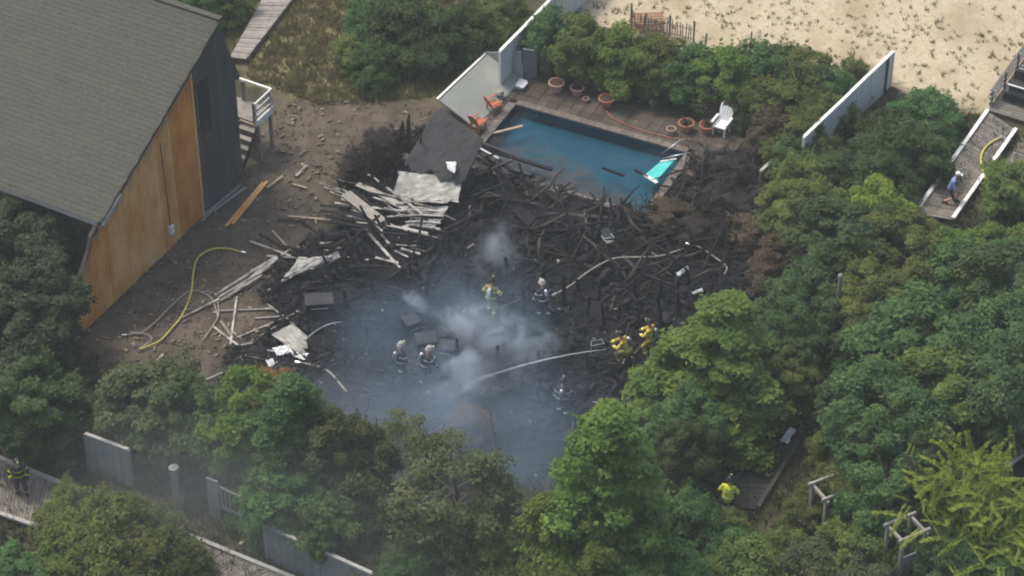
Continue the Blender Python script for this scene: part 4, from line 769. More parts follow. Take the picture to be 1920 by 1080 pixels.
tag((lambda b: (b.tube([on(955, 990), on(955, 990) + npv(-.25, .3, 1.8), on(955, 990) + npv(-.6, .9, 4.1), on(955, 990) + npv(-.8, 1.0, 5.6)], [.07, .06, .04, .012], 7), b.tube([on(955, 990) + npv(-.3, .4, 2.1), on(955, 990) + npv(-.1, .6, 4.0)], [.035, .01], 5), b.tube([on(955, 990) + npv(-.6, .9, 4.1), on(955, 990) + npv(-1.2, 1.0, 5.2)], [.03, .008], 5), b)[-1])(MB()).build('dead_trunk', M['deadwood']), 'thin pale leafless trunk leaning in the smoke before the ruin', 'dead tree')

# ------------------------------------------------------------------ the ruin
def board(u0, v0, u1, v1, w=.14, t=.035, m='pale_wood', z0=.12, z1=.12, label=None, group=None, name='fallen_board', cat='board', roll=None, bend=0):
    p, q = G(u0, v0, z0), G(u1, v1, z1); b = MB(); up = nrm(npv(rnd.uniform(-.3, .3), rnd.uniform(-.3, .3), 1)) if roll is None else roll
    if bend:
        ms = [p + (q - p) * s + npv(0, 0, bend * 4 * s * (1 - s)) for s in (0, .33, .67, 1)]
        for a, c in zip(ms, ms[1:]): b.beam(a, c, w, t, up)
    else: b.beam(p, q, w, t, up)
    return tag(b.build(name, M[m]), label, cat, group)
A_ = ('pale board fanned out from the collapsed siding', 'pale boards of the collapsed siding')
for r_ in [(670, 345, 762, 392, .26, .03, .5, .6), (630, 353, 662, 369, .1, .04, .4, .5), (725, 352, 792, 402, .1, .04, .9, .6), (697, 389, 782, 401, .16, .03, .5, .4), (713, 408, 832, 405, .13, .03, .5, .5), (668, 416, 802, 438, .17, .03, .25, .35), (658, 393, 742, 426, .13, .03, .35, .3), (690, 327, 710, 341, .07, .03, .8, .8), (742, 382, 832, 380, .1, .03, .7, .7), (690, 358, 770, 376, .14, .03, .7, .7), (648, 404, 722, 428, .1, .03, .3, .3), (755, 425, 825, 430, .12, .03, .3, .3), (742, 395, 828, 396, .09, .03, .6, .6), (700, 370, 768, 398, .1, .03, .6, .5), (640, 372, 690, 396, .11, .03, .4, .4), (760, 416, 826, 418, .1, .03, .4, .4), (628, 380, 680, 400, .09, .03, .2, .3)]:
    board(*r_[:4], w=r_[4], t=r_[5], z0=r_[6], z1=r_[7], label=A_[0], group=A_[1], bend=rnd.uniform(.03, .14))
for k in range(26):
    u_ = rnd.uniform(600, 800); v_ = 350 + (u_ - 600) * .28 + rnd.uniform(-25, 40); l_ = rnd.uniform(20, 70); a_ = rnd.uniform(-.1, .75); board(u_, v_, u_ + l_ * math.cos(a_), v_ + l_ * math.sin(a_), w=rnd.uniform(.03, .08), m=rnd.choice(['pale_wood', 'char', 'char', 'grey_wood', 'dark_wood']), z0=rnd.uniform(.2, .7), z1=rnd.uniform(.2, .6), label='thin splintered lath stuck in the collapsed siding heap', group='splinters in the siding heap')
board(648, 362, 716, 416, .5, .03, 'grey_wood', .65, .55, 'wide grey plank lying across the fanned pale boards', roll=UP)
A_ = ('dark charred board mixed into the fan of pale siding', 'charred boards in the siding fan')
for r_ in [(600, 395, 690, 405), (610, 405, 720, 418), (620, 415, 700, 428), (740, 360, 800, 410), (770, 380, 850, 376), (600, 385, 660, 388), (660, 430, 760, 440), (690, 380, 760, 405)]:
    board(*r_, w=.14, m='char', z0=.5, z1=.5, label=A_[0], group=A_[1])
A_ = ('narrow pale lath thrown below the fallen siding', 'laths below the fallen siding')
for r_ in [(684, 428, 750, 502), (712, 435, 737, 467), (704, 483, 747, 493), (733, 459, 787, 461), (752, 466, 788, 476), (690, 436, 742, 495), (740, 470, 765, 482)]: board(*r_, w=.1, label=A_[0], group=A_[1], z0=.25, z1=.2)
A_ = ('long narrow pale lath in the bundle on the dirt by the cedar wall', 'bundle of laths on the dirt')
for r_ in [(468, 452, 562, 486), (403, 553, 522, 478), (408, 558, 508, 499), (414, 563, 492, 515), (340, 596, 412, 560), (478, 512, 508, 488), (470, 520, 530, 476), (440, 545, 540, 470), (500, 480, 575, 484), (424, 556, 470, 530)]: board(*r_, w=.11, label=A_[0], group=A_[1], z0=.12, z1=.2)
A_ = ('single lath scattered on the sooty dirt between wall and ruin', 'laths scattered on the sooty dirt')
for r_ in [(407, 583, 512, 579), (444, 556, 432, 646), (414, 602, 437, 634), (400, 612, 452, 652), (444, 633, 562, 584), (478, 597, 527, 593), (502, 570, 552, 609), (270, 702, 306, 664), (440, 650, 500, 636), (460, 665, 520, 680), (530, 605, 470, 640), (480, 655, 540, 660), (380, 715, 425, 695), (300, 700, 330, 690), (500, 690, 480, 700)]:
    board(*r_, w=.085, m=rnd.choice(['pale_wood', 'grey_wood', 'pale_wood']), label=A_[0], group=A_[1])
A_ = ('splintered tan board lying on bare dirt behind the wall', 'tan boards on bare dirt')
for r_ in [(563, 412, 602, 440), (540, 405, 620, 412), (600, 456, 642, 455), (621, 463, 642, 451), (596, 466, 640, 465), (575, 310, 555, 330), (590, 462, 615, 470), (520, 412, 560, 414), (486, 437, 560, 480), (510, 432, 545, 470), (530, 330, 500, 352), (548, 345, 575, 352)]: board(*r_, w=.1, m=rnd.choice(['tan_wood', 'pale_wood', 'tan_wood', 'charb']), label=A_[0], group=A_[1])
for r_ in [(424, 424, 494, 342), (436, 420, 501, 340)]: board(*r_, w=.13, t=.06, m='orange_wood', label='bright orange fresh board on the dirt beside the house', group='orange boards beside the house')
for r_ in [(385, 402, 452, 346), (378, 415, 400, 392), (400, 395, 460, 352)]: board(*r_, w=.12, t=.05, m='grey_wood', label='grey board lying along the foot of the gable', group='grey boards at the gable foot')
# sheets
def sheet(pts, th, m, name, label, cat='panel', ribs=0, rm=None):
    P3 = [G(*p) for p in pts]; e_ = empty(name, P3[0], label, cat); b = MB(); nu, nv = 11, 8; nn_ = nrm(np.cross(P3[1] - P3[0], P3[-1] - P3[0])); amp = .05 if th < .06 else .02; rr_ = random.Random(int(pts[0][0]))
    gr = [[(P3[0] * (1 - i / nu) + P3[1] * i / nu) * (1 - j / nv) + (P3[3] * (1 - i / nu) + P3[2] * i / nu) * j / nv + nn_ * rr_.uniform(-amp, amp) + (P3[1] - P3[0]) * (rr_.uniform(-.06, .06) if j in (0, nv) else 0) + (P3[3] - P3[0]) * (rr_.uniform(-.09, .05) if j == nv else 0) for i in range(nu + 1)] for j in range(nv + 1)]; K = (nu + 1) * (nv + 1); ix = lambda i, j, k=0: j * (nu + 1) + i + k * K
    fc = [(ix(i, j), ix(i + 1, j), ix(i + 1, j + 1), ix(i, j + 1)) for j in range(nv) for i in range(nu)]; fc += [tuple(reversed([q + K for q in f_])) for f_ in fc]
    fc += [(ix(i, j), ix(i, j, 1), ix(i + 1, j, 1), ix(i + 1, j)) for i in range(nu) for j in (0, nv)] + [(ix(i, j), ix(i, j + 1), ix(i, j + 1, 1), ix(i, j, 1)) for j in range(nv) for i in (0, nu)]
    b.add([q for row in gr for q in row] + [q - nn_ * th * .4 for row in gr for q in row], fc); b.build('sheet', M[m], e_)
    if ribs:
        nn = nrm(np.cross(P3[1] - P3[0], P3[-1] - P3[0])); nn = nn if nn[2] > 0 else -nn
        for k in range(ribs):
            t = (k + .5) / ribs; a = P3[0] + (P3[1] - P3[0]) * t; c = P3[3] + (P3[2] - P3[3]) * t; b = MB(); b.beam(a + nn * (th / 2 + .012), c + nn * (th / 2 + .012), .05, .03, up=nn); b.build('rib', M[rm or m], e_)
    return e_
sheet([(822, 200, 2.6), (908, 262, 2.3), (868, 345, .9), (752, 318, .8)], .1, 'char_sheet', 'shed_roof', 'fallen charcoal grey shed roof sloping beside the leaning fence', 'roof', ribs=0)
sheet([(750, 322, .8), (868, 330, .85), (858, 382, .6), (735, 372, .55)], .05, 'pale_sheet', 'siding_sheet', 'pale crumpled siding sheet under the fallen shed roof', ribs=0)
sheet([(745, 386, .5), (842, 388, .55), (830, 404, .4), (748, 402, .4)], .04, 'pale_sheet', 'siding_sheet', 'narrow pale siding strip below the crumpled sheet')
sheet([(770, 408, .4), (830, 410, .4), (812, 428, .3), (760, 424, .3)], .04, 'pale_sheet', 'siding_sheet', 'small greyed siding scrap at the foot of the fan')
sheet([(836, 303, 1.5), (856, 304, 1.55), (853, 326, 1.35), (840, 318, 1.35)], .05, 'white_metal', 'metal_scrap', 'small bright white scrap on the charcoal shed roof')
sheet([(560, 486, .6), (626, 478, .9), (606, 497, .5), (524, 530, .3)], .05, 'pale_sheet', 'siding_sheet', 'pale bent sheet at the end of the lath bundle')
sheet([(608, 482, .7), (636, 470, .8), (640, 482, .7), (618, 492, .6)], .04, 'pale_sheet', 'siding_sheet', 'small pale square sheet beside the bent one')
sheet([(508, 628, .4), (548, 606, .7), (582, 636, .6), (570, 668, .3)], .05, 'pale_sheet', 'siding_sheet', 'smoky pale sheet with water spray playing on it')
for i, (a, c, d, e_) in enumerate([((510, 652), (545, 646), (552, 660), (520, 668)), ((545, 655), (578, 662), (572, 676), (548, 668)), ((498, 676), (512, 672), (516, 684), (504, 688)), ((530, 640), (560, 644), (556, 652), (534, 650))]):
    sheet([(*a, .3), (*c, .35), (*d, .25), (*e_, .25)], .04, 'white_metal', 'metal_scrap', 'bright white metal scrap in the heap below the smoky sheet'); bpy.data.objects
sheet([(1268, 512, .35), (1290, 498, .4), (1292, 504, .3), (1272, 520, .3)], .04, 'white_metal', 'metal_scrap', 'bright bent metal scrap among charred posts near the hose')
sheet([(1296, 548, .3), (1316, 540, .35), (1318, 546, .3), (1300, 552, .25)], .04, 'white_metal', 'metal_scrap', 'pale metal strip beside the broad yellow green tree')
for o in [o for o in bpy.data.objects if o.name.startswith('metal_scrap') and 'heap below' in o.get('label', '')]: o['group'] = 'metal scraps below the smoky sheet'
sheet([(1462, 826, .4), (1482, 800, 1.0), (1492, 806, .9), (1478, 832, .4)], .04, 'white_metal', 'white_tarp', 'crumpled white tarp hanging beside the sunken side walk', 'tarp')
# charred wall remnant with jagged boards
cw = empty('charred_wall', G(690, 320), 'jagged row of burnt boards standing before the fallen shed roof', 'wall')
p0, p1 = G(648, 350), G(775, 268)
for k in range(24):
    p = p0 + (p1 - p0) * k / 24 + npv(rnd.uniform(-.06, .06), rnd.uniform(-.06, .06), 0); h = rnd.uniform(.25, 1.0) * (1.6 if k % 5 == 0 else 1); b = MB(); d = nrm(p1 - p0)
    v = [p - d * .1, p + d * .1, p + d * .1 + UP * h * .85, p + d * .02 + UP * h, p - d * .1 + UP * h * .8]; b.slab(v, .05); b.build('burnt_board', M['char'] if rnd.random() < .6 else M['charb'], cw)
pst = MB(); p = G(768, 296); pst.beam(p, p + UP * 2.1, .16, .16, up=(0, 1, 0)); pst.beam(p + UP * 1.95, p + UP * 2.35 + npv(.05, 0, 0), .08, .1, up=(0, 1, 0)); tag(pst.build('burnt_post', M['charb']), 'tall burnt post at the left edge of the fallen shed roof', 'post')
bp_ = empty('brick_pile', G(722, 296), 'small heap of reddish bricks in front of the burnt boards', 'brick pile')
for k in range(26):
    c = G(722 + rnd.uniform(-14, 16), 292 + rnd.uniform(-8, 10), .05 + .09 * (k % 4)); a = rnd.uniform(0, 3.1); d = npv(math.cos(a), math.sin(a), rnd.uniform(-.2, .2)); s_ = npv(-math.sin(a), math.cos(a), 0); b = MB(); b.obox(c, d * .12, s_ * .055, UP * .04); b.build('brick', M['brick'], bp_)
bl = MB(); c = G(762, 305); bl.lathe(c, [(.05, 0), (.2, .03), (.24, .18), (.2, .36), (.08, .46)], 12); tag(bl.build('gas_bottle', M['grey_fence']), 'rounded grey canister beside the tall burnt post', 'canister')
# pilings
A_ = ('black charred piling standing in the ash', 'charred pilings of the burnt house')
for (u, v, h) in [(879, 562, 1.3), (953, 520, 1.2), (981, 592, 1.3), (966, 640, 1.1), (932, 684, 1.1), (857, 672, 1.2), (765, 628, .8), (1057, 574, 1.6), (1122, 566, 1.2), (1131, 622, 1.6), (1188, 560, 1.0), (1239, 622, 2.0), (1085, 552, .9), (1195, 616, 1.1), (1240, 560, 1.1), (1160, 600, .9), (1100, 600, 1.2), (1272, 600, 1.3), (1020, 530, .9), (905, 470, 1.0), (1060, 470, 1.1), (1130, 500, .8), (1290, 540, 1.0), (700, 560, 1.0), (650, 590, 1.3), (800, 560, .9), (1010, 690, .9), (1100, 690, .9), (1150, 720, 1.0), (980, 730, .8), (840, 480, 1.0), (770, 520, .8), (1180, 700, 1.0), (690, 640, .8), (1250, 690, 1.2), (1330, 560, .9)]:
    p = on(u, v); b = MB(); a = npv(rnd.uniform(-.1, .1), rnd.uniform(-.1, .1), 0) * h; w = rnd.uniform(.07, .11)
    b.tube([p - UP * .1, p + UP * h * .5 + a * .4 + npv(.01, 0, 0), p + UP * h * .9 + a, p + UP * h + a * 1.2], [w, w * .92, w * .75, w * .3], 7); tag(b.build('charred_piling', M['char']), A_[0], 'piling', A_[1])
# charred beams everywhere
A_ = ('charred beam fallen across the ash of the burnt house', 'charred beams in the ash'); rz = random.Random(17); cnt = 0
core = pxpoly([(560, 480), (660, 430), (700, 350), (880, 340), (980, 345), (1170, 400), (1280, 310), (1410, 300), (1420, 470), (1310, 560), (1260, 720), (1190, 810), (1000, 850), (800, 850), (640, 770), (600, 660), (590, 590)])
while cnt < 175:
    P = np.array([[rz.uniform(-10, 12), rz.uniform(-9, 12)]])
    if poly_sd(P, core)[0] < .1: continue
    if (-.3 < (P[0] - PO[:2]) @ pu[:2] < pL + .3) and (-.3 < (P[0] - PO[:2]) @ pw[:2] < pW + .1): continue
    L = rz.uniform(.5, 2.4) * (1.25 if rz.random() < .25 else .8); a = rz.choice([AZ, AZ + 1.57, rz.uniform(0, 3.14), rz.uniform(0, 3.14)]) + rz.uniform(-.25, .25); tilt = rz.uniform(-.3, .45) if rz.random() < .35 else rz.uniform(-.05, .1)
    d = npv(math.sin(a) * math.cos(tilt), math.cos(a) * math.cos(tilt), math.sin(tilt)); c = npv(P[0, 0], P[0, 1], .1 + abs(math.sin(tilt)) * L / 2 + rz.uniform(0, .12)); b = MB(); w0 = rz.uniform(.03, .085); b.tube([c + d * L * t_ + npv(rz.gauss(0, .03), rz.gauss(0, .03), rz.gauss(0, .02)) for t_ in (-.5, -.25, 0, .25, .5)], [w0 * rz.uniform(.3, .8), w0 * rz.uniform(.8, 1.1), w0, w0 * rz.uniform(.7, 1.1), w0 * rz.uniform(.2, .7)], 6)
    tag(b.build('charred_beam', M[rz.choice(['char', 'char', 'char', 'charb'])]), A_[0], 'beam', A_[1]); cnt += 1
A_ = ('grey ash coated board lying in the burnt wreckage', 'ash coated boards in the wreckage')
for k in range(20):
    while True:
        P = np.array([[rz.uniform(-10, 12), rz.uniform(-9, 12)]])
        if poly_sd(P, core)[0] > .3 and not ((-.3 < (P[0] - PO[:2]) @ pu[:2] < pL + .3) and (-.3 < (P[0] - PO[:2]) @ pw[:2] < pW)): break
    L = rz.uniform(.3, 1.1); a = rz.uniform(0, 3.14); d = npv(math.sin(a), math.cos(a), rz.uniform(-.1, .2)); c = npv(P[0, 0], P[0, 1], .28); b = MB(); b.beam(c - d * L / 2, c + d * L / 2, rz.uniform(.04, .1), .03); tag(b.build('ash_board', M[rz.choice(['dark_wood', 'char_sheet', 'grey_wood'])]), A_[0], 'board', A_[1])
heap = pxpoly([(900, 340), (1170, 400), (1290, 300), (1420, 290), (1425, 470), (1330, 540), (1180, 520), (1000, 480), (900, 430)]); cnt = 0
A_ = ('twisted charred timber heaped between pool and scorched shrubs', 'heaped charred timbers beside the pool')
while cnt < 150:
    P = np.array([[rz.uniform(-4, 13), rz.uniform(-2, 12)]])
    if poly_sd(P, heap)[0] < .1 or ((-.4 < (P[0] - PO[:2]) @ pu[:2] < pL + .4) and (-.3 < (P[0] - PO[:2]) @ pw[:2] < pW + .3)): continue
    L = rz.uniform(.6, 2.6); a = rz.uniform(0, 3.14); tilt = rz.uniform(-.45, .6); d = npv(math.sin(a) * math.cos(tilt), math.cos(a) * math.cos(tilt), math.sin(tilt)); c = npv(P[0, 0], P[0, 1], .1 + abs(math.sin(tilt)) * L / 2 + rz.uniform(0, .35)); w0 = rz.uniform(.025, .085); b = MB()
    b.tube([c + d * L * t_ + npv(rz.gauss(0, .05), rz.gauss(0, .05), rz.gauss(0, .04)) for t_ in (-.5, -.25, 0, .25, .5)], [w0 * rz.uniform(.2, .7), w0 * rz.uniform(.8, 1.1), w0, w0 * rz.uniform(.6, 1.1), w0 * rz.uniform(.15, .6)], 6)
    tag(b.build('charred_timber', M[rz.choice(['char', 'char', 'charb', 'charb', 'dark_wood'])]), A_[0], 'timber', A_[1]); cnt += 1
for (u_, v_, rot_, ln_, lb) in ((900, 410, .6, 2.6, 'leaning burnt stud frame below the burnt rafters'), (760, 470, -.3, 2.4, 'leaning burnt stud frame beside the fallen laths'), (1300, 500, .2, 2.4, 'leaning burnt stud frame by the scorched shrubs'), (620, 545, .8, 2.0, 'leaning burnt stud frame behind the block of cupboards'), (1075, 470, .3, 2.4, 'leaning burnt stud frame close to the pale hose'), (1190, 560, -.5, 2.2, 'leaning burnt stud frame among the pilings'), (690, 480, .9, 2.2, 'leaning burnt stud frame under the fallen laths')):
    o = empty('stud_frame', on(u_, v_), lb, 'stud frame'); x = npv(math.cos(rot_), math.sin(rot_), 0); ln = npv(-math.sin(rot_), math.cos(rot_), 0) * .7; p = on(u_, v_)
    for k in range(6): b = MB(); b.beam(p + x * (k * ln_ / 5), p + x * (k * ln_ / 5) + (UP + ln) * rz.uniform(.6, 1.7), .08, .07, up=ln); b.build('stud', M['char'], o)
    for h_ in (.05, .85): b = MB(); b.beam(p + (UP + ln) * h_, p + x * ln_ * (1 if h_ < .5 else .7) + (UP + ln) * (h_ + rz.uniform(-.1, .1)), .09, .07); b.build('plate', M['char'], o)
A_ = ('charred timber leaning upright around the fallen shed roof', 'leaning charred timbers by the shed roof')
for (u0, v0, u1, v1, z1) in ((905, 330, 930, 300, 1.5), (885, 350, 870, 300, 1.6), (925, 345, 965, 330, 1.3), (940, 320, 900, 290, 1.4), (895, 300, 940, 285, 1.6), (960, 360, 985, 345, 1.2), (875, 370, 905, 345, 1.2), (760, 330, 745, 290, 1.9), (735, 340, 742, 300, 1.6), (708, 350, 690, 318, 1.5), (780, 300, 790, 255, 2.2), (640, 362, 632, 335, 1.1), (905, 390, 940, 372, 1.0), (985, 330, 950, 320, 1.1), (850, 380, 870, 350, 1.1)):
    p_, q_ = G(u0, v0, .02), G(u1, v1, z1); b = MB(); b.tube([p_, p_ * .55 + q_ * .45 + npv(.04, 0, .03), q_], [.075, .065, .025], 6); tag(b.build('leaning_timber', M[rz.choice(['char', 'charb'])]), A_[0], 'timber', A_[1])
# collapsed burnt decking over the near side of the pool
A_ = ('burnt rafter from the collapsed deck over the pool side', 'burnt rafters beside the pool')
for (u0, v0, u1, v1, z0, z1, w) in [(880, 270, 1035, 318, .5, .4, .2), (872, 285, 1000, 330, .6, .4, .16), (905, 300, 985, 355, .7, .3, .15), (935, 300, 1000, 350, .6, .3, .15), (890, 330, 960, 300, .6, .6, .14), (930, 352, 1040, 376, .3, .3, .16), (900, 360, 1050, 395, .3, .3, .22), (1060, 380, 1165, 402, .2, .2, .2), (960, 395, 1150, 410, .25, .25, .22), (1000, 432, 1112, 430, .3, .3, .18), (870, 255, 960, 290, .9, .5, .14), (1170, 330, 1130, 315, .1, .1, .1), (1190, 318, 1215, 332, .12, .12, .1)]:
    board(u0, v0, u1, v1, w, .09, rz.choice(['char', 'char', 'char_sheet']), z0, z1, A_[0], A_[1], 'burnt_rafter', 'rafter')
board(873, 264, 935, 297, .07, .05, 'white_metal', .9, .55, 'bright metal flashing strip on the burnt rafters', name='flashing_strip', cat='flashing', roll=UP)
board(924, 250, 980, 236, .12, .05, 'tan_wood', .0, .05, 'tan plank floating at the corner of the pool', name='floating_plank', cat='plank', roll=UP)
sheet([(905, 335, .3), (1035, 358, .2), (1165, 398, .15), (990, 428, .28)], .08, 'char', 'burnt_deck', 'black burnt deck section at the near pool corner', 'deck')
# fragments nobody could count
def fragments(name, n, seed, poly, mt, smin, smax, label, zmax=.25):
    r = np.random.default_rng(seed); P = scatter(poly, n * 2, seed, 0); q1_ = (P - PO[:2]) @ pu[:2]; q2_ = (P - PO[:2]) @ pw[:2]; P = P[~((q1_ > -.3) & (q1_ < pL + .3) & (q2_ > -.4) & (q2_ < pW + .1))][:n]; n = len(P)
    a = r.uniform(0, 6.28, n); d = np.column_stack([np.cos(a), np.sin(a), r.normal(0, .35, n)]); d /= np.linalg.norm(d, axis=1, keepdims=True); s = np.column_stack([-np.sin(a), np.cos(a), r.normal(0, .3, n)]); up = np.cross(d, s)
    L = (r.uniform(smin, smax, n) * r.uniform(.5, 1.5, n))[:, None]; w = L * r.uniform(.12, .5, n)[:, None]; t = np.minimum(w, .08) * .5; c = np.column_stack([P, gz(P[:, 0], P[:, 1]) + .05 + r.uniform(0, zmax, n) ** 1.5])
    v = np.stack([c + d * L * i + s * w * j + up * t * k for k in (-.5, .5) for j in (-.5, .5) for i in (-.5, .5)], 1).reshape(-1, 3)
    f = np.array([(0, 2, 3, 1), (4, 5, 7, 6), (0, 1, 5, 4), (2, 6, 7, 3), (0, 4, 6, 2), (1, 3, 7, 5)]); F = (f[None] + 8 * np.arange(n)[:, None, None]).reshape(-1, 4)
    me = bpy.data.meshes.new(name); me.vertices.add(len(v)); me.vertices.foreach_set('co', v.astype('f').ravel()); me.loops.add(F.size); me.loops.foreach_set('vertex_index', F.ravel().astype('i')); me.polygons.add(len(F)); me.polygons.foreach_set('loop_start', np.arange(0, F.size, 4, dtype='i')); me.polygons.foreach_set('loop_total', np.full(len(F), 4, 'i')); me.update()
    me.materials.append(mt); o = bpy.data.objects.new(name, me); COL.objects.link(o); return tag(o, label, 'debris', kind='stuff')
fragments('charred_debris', 11000, 61, Z_CHAR, M['char_frag'], .05, .28, 'small black charred fragments covering the floor of the ruin')
fragments('charred_rubble', 2200, 66, Z_CHAR, M['char_frag'], .2, .6, 'broken black chunks of burnt framing heaped over the ruin', .5)
fragments('ash_debris', 420, 62, Z_CHAR, M['ash_frag'], .05, .16, 'small pale ash flakes and scraps in the ruin')
fragments('dirt_litter', 600, 63, Z_DIRT, M['tan_litter'] if 'tan_litter' in M else mat('litter', (.08, .065, .05), (.30, .26, .2), 3, .9, isl=.4), .06, .25, 'small splinters and litter on the bare dirt', .05)
# burnt household things
def appliance(label, u, v, w, d, h, rot, name='burnt_appliance', cat='appliance', m='char'):
    p = on(u, v); o = empty(name, p, label, cat); x = npv(math.cos(rot), math.sin(rot), 0); y = npv(-math.sin(rot), math.cos(rot), 0)
    b = MB(); b.obox(p + UP * h / 2, x * w / 2, y * d / 2, UP * h / 2); b.build('carcass', M[m], o)
    b = MB(); b.obox(p + UP * h * .45 - y * (d / 2 + .015), x * w * .44, y * .015, UP * h * .36); dr = b.build('door', M['char_sheet'], o)
    b = MB(); b.tube([p + UP * h * .8 - y * (d / 2 + .05) - x * w * .3, p + UP * h * .8 - y * (d / 2 + .05) + x * w * .3], .015, 6); b.build('handle', M['steel'], dr)
    b = MB(); b.obox(p + UP * (h + .02), x * w * .52, y * d * .52, UP * .02); b.build('top', M['char_sheet'], o)
    return o
appliance('burnt black cooker standing in the smoke beside two firefighters', 800, 668, .8, .7, .95, .2)
appliance('burnt black cabinet leaning left of the cooker', 772, 640, .6, .6, 1.1, .5)
appliance('soot blackened low box right of the cooker', 838, 672, .7, .6, .7, -.2)
appliance('charred block of cupboards at the smoke edge', 600, 590, 1.1, .7, .8, .1)
tf = empty('table_frame', G(1120, 660), 'thin metal table frame standing in the ash by the water jet', 'table frame')
q = [G(1108, 668), G(1132, 664), G(1128, 656), G(1108, 659)]
for p in q: b = MB(); b.tube([p, p + UP * .55], .014, 6); b.build('leg', M['steel'], tf)
for i in range(4): b = MB(); b.tube([q[i] + UP * .55, q[(i + 1) % 4] + UP * .55], .014, 6); b.build('rim_bar', M['steel'], tf)
def chair(label, u, v, rot, m, s=1.0, group=None, name='garden_chair'):
    p = on(u, v) + UP * .02; o = empty(name, p, label, 'chair', group); x = npv(math.cos(rot), math.sin(rot), 0); y = npv(-math.sin(rot), math.cos(rot), 0)
    for sx in (-1, 1):
        for sy in (-1, 1): b = MB(); b.beam(p + (x * sx * .24 + y * sy * .24) * s, p + (x * sx * .23 + y * sy * .22) * s + UP * (.44 if sy < 0 else .42) * s, .06 * s, .06 * s, up=y); b.build('leg', M[m], o)
        b = MB(); b.obox(p + x * sx * .29 * s + UP * .62 * s, x * .045 * s, y * .3 * s, UP * .02 * s); b.build('armrest', M[m], o)
    for k in range(5): b = MB(); b.obox(p + (y * (-.24 + .12 * k)) * s + UP * .44 * s, x * .26 * s, y * .054 * s, UP * .015 * s); b.build('seat_slat', M[m], o)
    for k in range(5): b = MB(); b.beam(p + (x * (-.21 + .105 * k) + y * .25) * s + UP * .44 * s, p + (x * (-.23 + .115 * k) + y * .45) * s + UP * (1.0 - .03 * abs(k - 2)) * s, .095 * s, .02 * s, up=y); b.build('back_slat', M[m], o)
    return o
chair('orange slatted chair at the pool corner, at the fence foot', 926, 208, 2.2, 'orange_plastic', .95)
chair('orange slatted chair beside the fallen shed roof', 897, 244, 2.4, 'orange_plastic', .95)
chair('white chair standing alone by the hedge past the handrail', 1352, 250, -.5, 'white_metal', 1.15)
chair('thin blackened metal chair in the scorched patch near the pool', 1140, 462, .4, 'grey_fence', .7)
b = MB(); p = G(1356, 226); b.obox(p + UP * .55, E1 * .04, E2 * .28, UP * .5); b.obox(p + UP * .06, E1 * .2, E2 * .2, UP * .05); tag(b.build('white_board', M['white_metal']), 'small upright white board behind the white chair', 'board')
def pot(label, u, v, r, h, m, group=None, plant_=False, tip=0):
    p = on(u, v); p[2] = .03; o = empty('flower_pot', p, label, 'flower pot', group); b = MB(); b.lathe(p, [(r * .6, 0), (r * .95, h * .85), (r * 1.08, h * .86), (r * 1.08, h), (r * .93, h), (r * .9, h * .88)], 18); b.build('body', M[m], o, smooth=False)
    b = MB(); b.lathe(p, [(r * .6, h * .6), (r * .89, h * .885)], 14); b.build('soil', M['soil'], o)
    if plant_:
        b = MB(); r_ = random.Random(int(u))
        for k in range(22):
            a = r_.uniform(0, 6.28); L = r_.uniform(.2, .45); e_ = r_.uniform(.4, 1.3); d = npv(math.cos(a) * math.cos(e_), math.sin(a) * math.cos(e_), math.sin(e_)); sdv = nrm(np.cross(d, UP)); q = p + UP * h * .86; b.add([q, q + d * L * .6 + sdv * .07, q + d * L, q + d * L * .6 - sdv * .07], [(0, 1, 2, 3)])
        b.build('leaves', LM['brown'], o)
pot('wide pale terracotta pot nearest the fence stub', 1043, 172, .34, .5, 'terra_pale')
pot('terracotta pot with withered plant, second from the fence stub', 1082, 178, .3, .4, 'terra_pale', plant_=True)
pot('dark red terracotta pot where the red hose starts', 1137, 200, .34, .45, 'terra')
pot('small pale pot at the poolside close to the handrail', 1258, 252, .2, .3, 'terra_pale')
pot('red terracotta pot with dry plant behind the handrail', 1286, 246, .33, .45, 'terra', plant_=True)
pot('brown terracotta pot between handrail and white chair', 1325, 248, .33, .4, 'terra', plant_=True)
pot('tiny pale pot among hedge leaves by the paving', 1098, 192, .15, .2, 'terra_pale')
tag((lambda b: (b.obox(G(978, 158, .15), E1 * .18, E2 * .22, UP * .13), b.obox(G(978, 158, .30), E1 * .2, E2 * .24, UP * .02), b)[-1])(MB()).build('white_box', M['white_metal']), 'small bright white box at the foot of the leaning fence', 'box')
tag((lambda b: ([b.lathe(G(933, 178, .02 + .12 * k) + npv(.05 * k, 0, 0), [(.12, 0), (.2, .1), (.14, .22)], 8) for k in range(3)], b)[-1])(MB()).build('rag_bundle', M['grey_wood']), 'crumpled grey bundle against the leaning fence', 'bundle')

# ------------------------------------------------------------------ hoses and water
def spline(P, n=8):
    P = [np.asarray(p, float) for p in P]; P = [2 * P[0] - P[1]] + P + [2 * P[-1] - P[-2]]; out = []
    for i in range(1, len(P) - 2):
        for k in range(n):
            t = k / n; out.append(.5 * (2 * P[i] + (P[i + 1] - P[i - 1]) * t + (2 * P[i - 1] - 5 * P[i] + 4 * P[i + 1] - P[i + 2]) * t * t + (3 * P[i] - P[i - 1] - 3 * P[i + 1] + P[i + 2]) * t ** 3))
    return out + [P[-2]]
def hose(label, pts, r, m, z=.14, cat='hose', name='fire_hose', coupling=True):
    pp = [G(p[0], p[1], p[2] if len(p) > 2 else z) for p in pts]; o = empty(name, pp[0], label, cat); b = MB(); b.tube(spline(pp), r, 8); b.build('line', M[m], o, smooth=True)
    if coupling: b = MB(); d = nrm(pp[0] - pp[1]); b.tube([pp[0] - d * .05, pp[0] + d * .14], r * 1.7, 10); b.build('coupling', M['steel'], o)
    return o
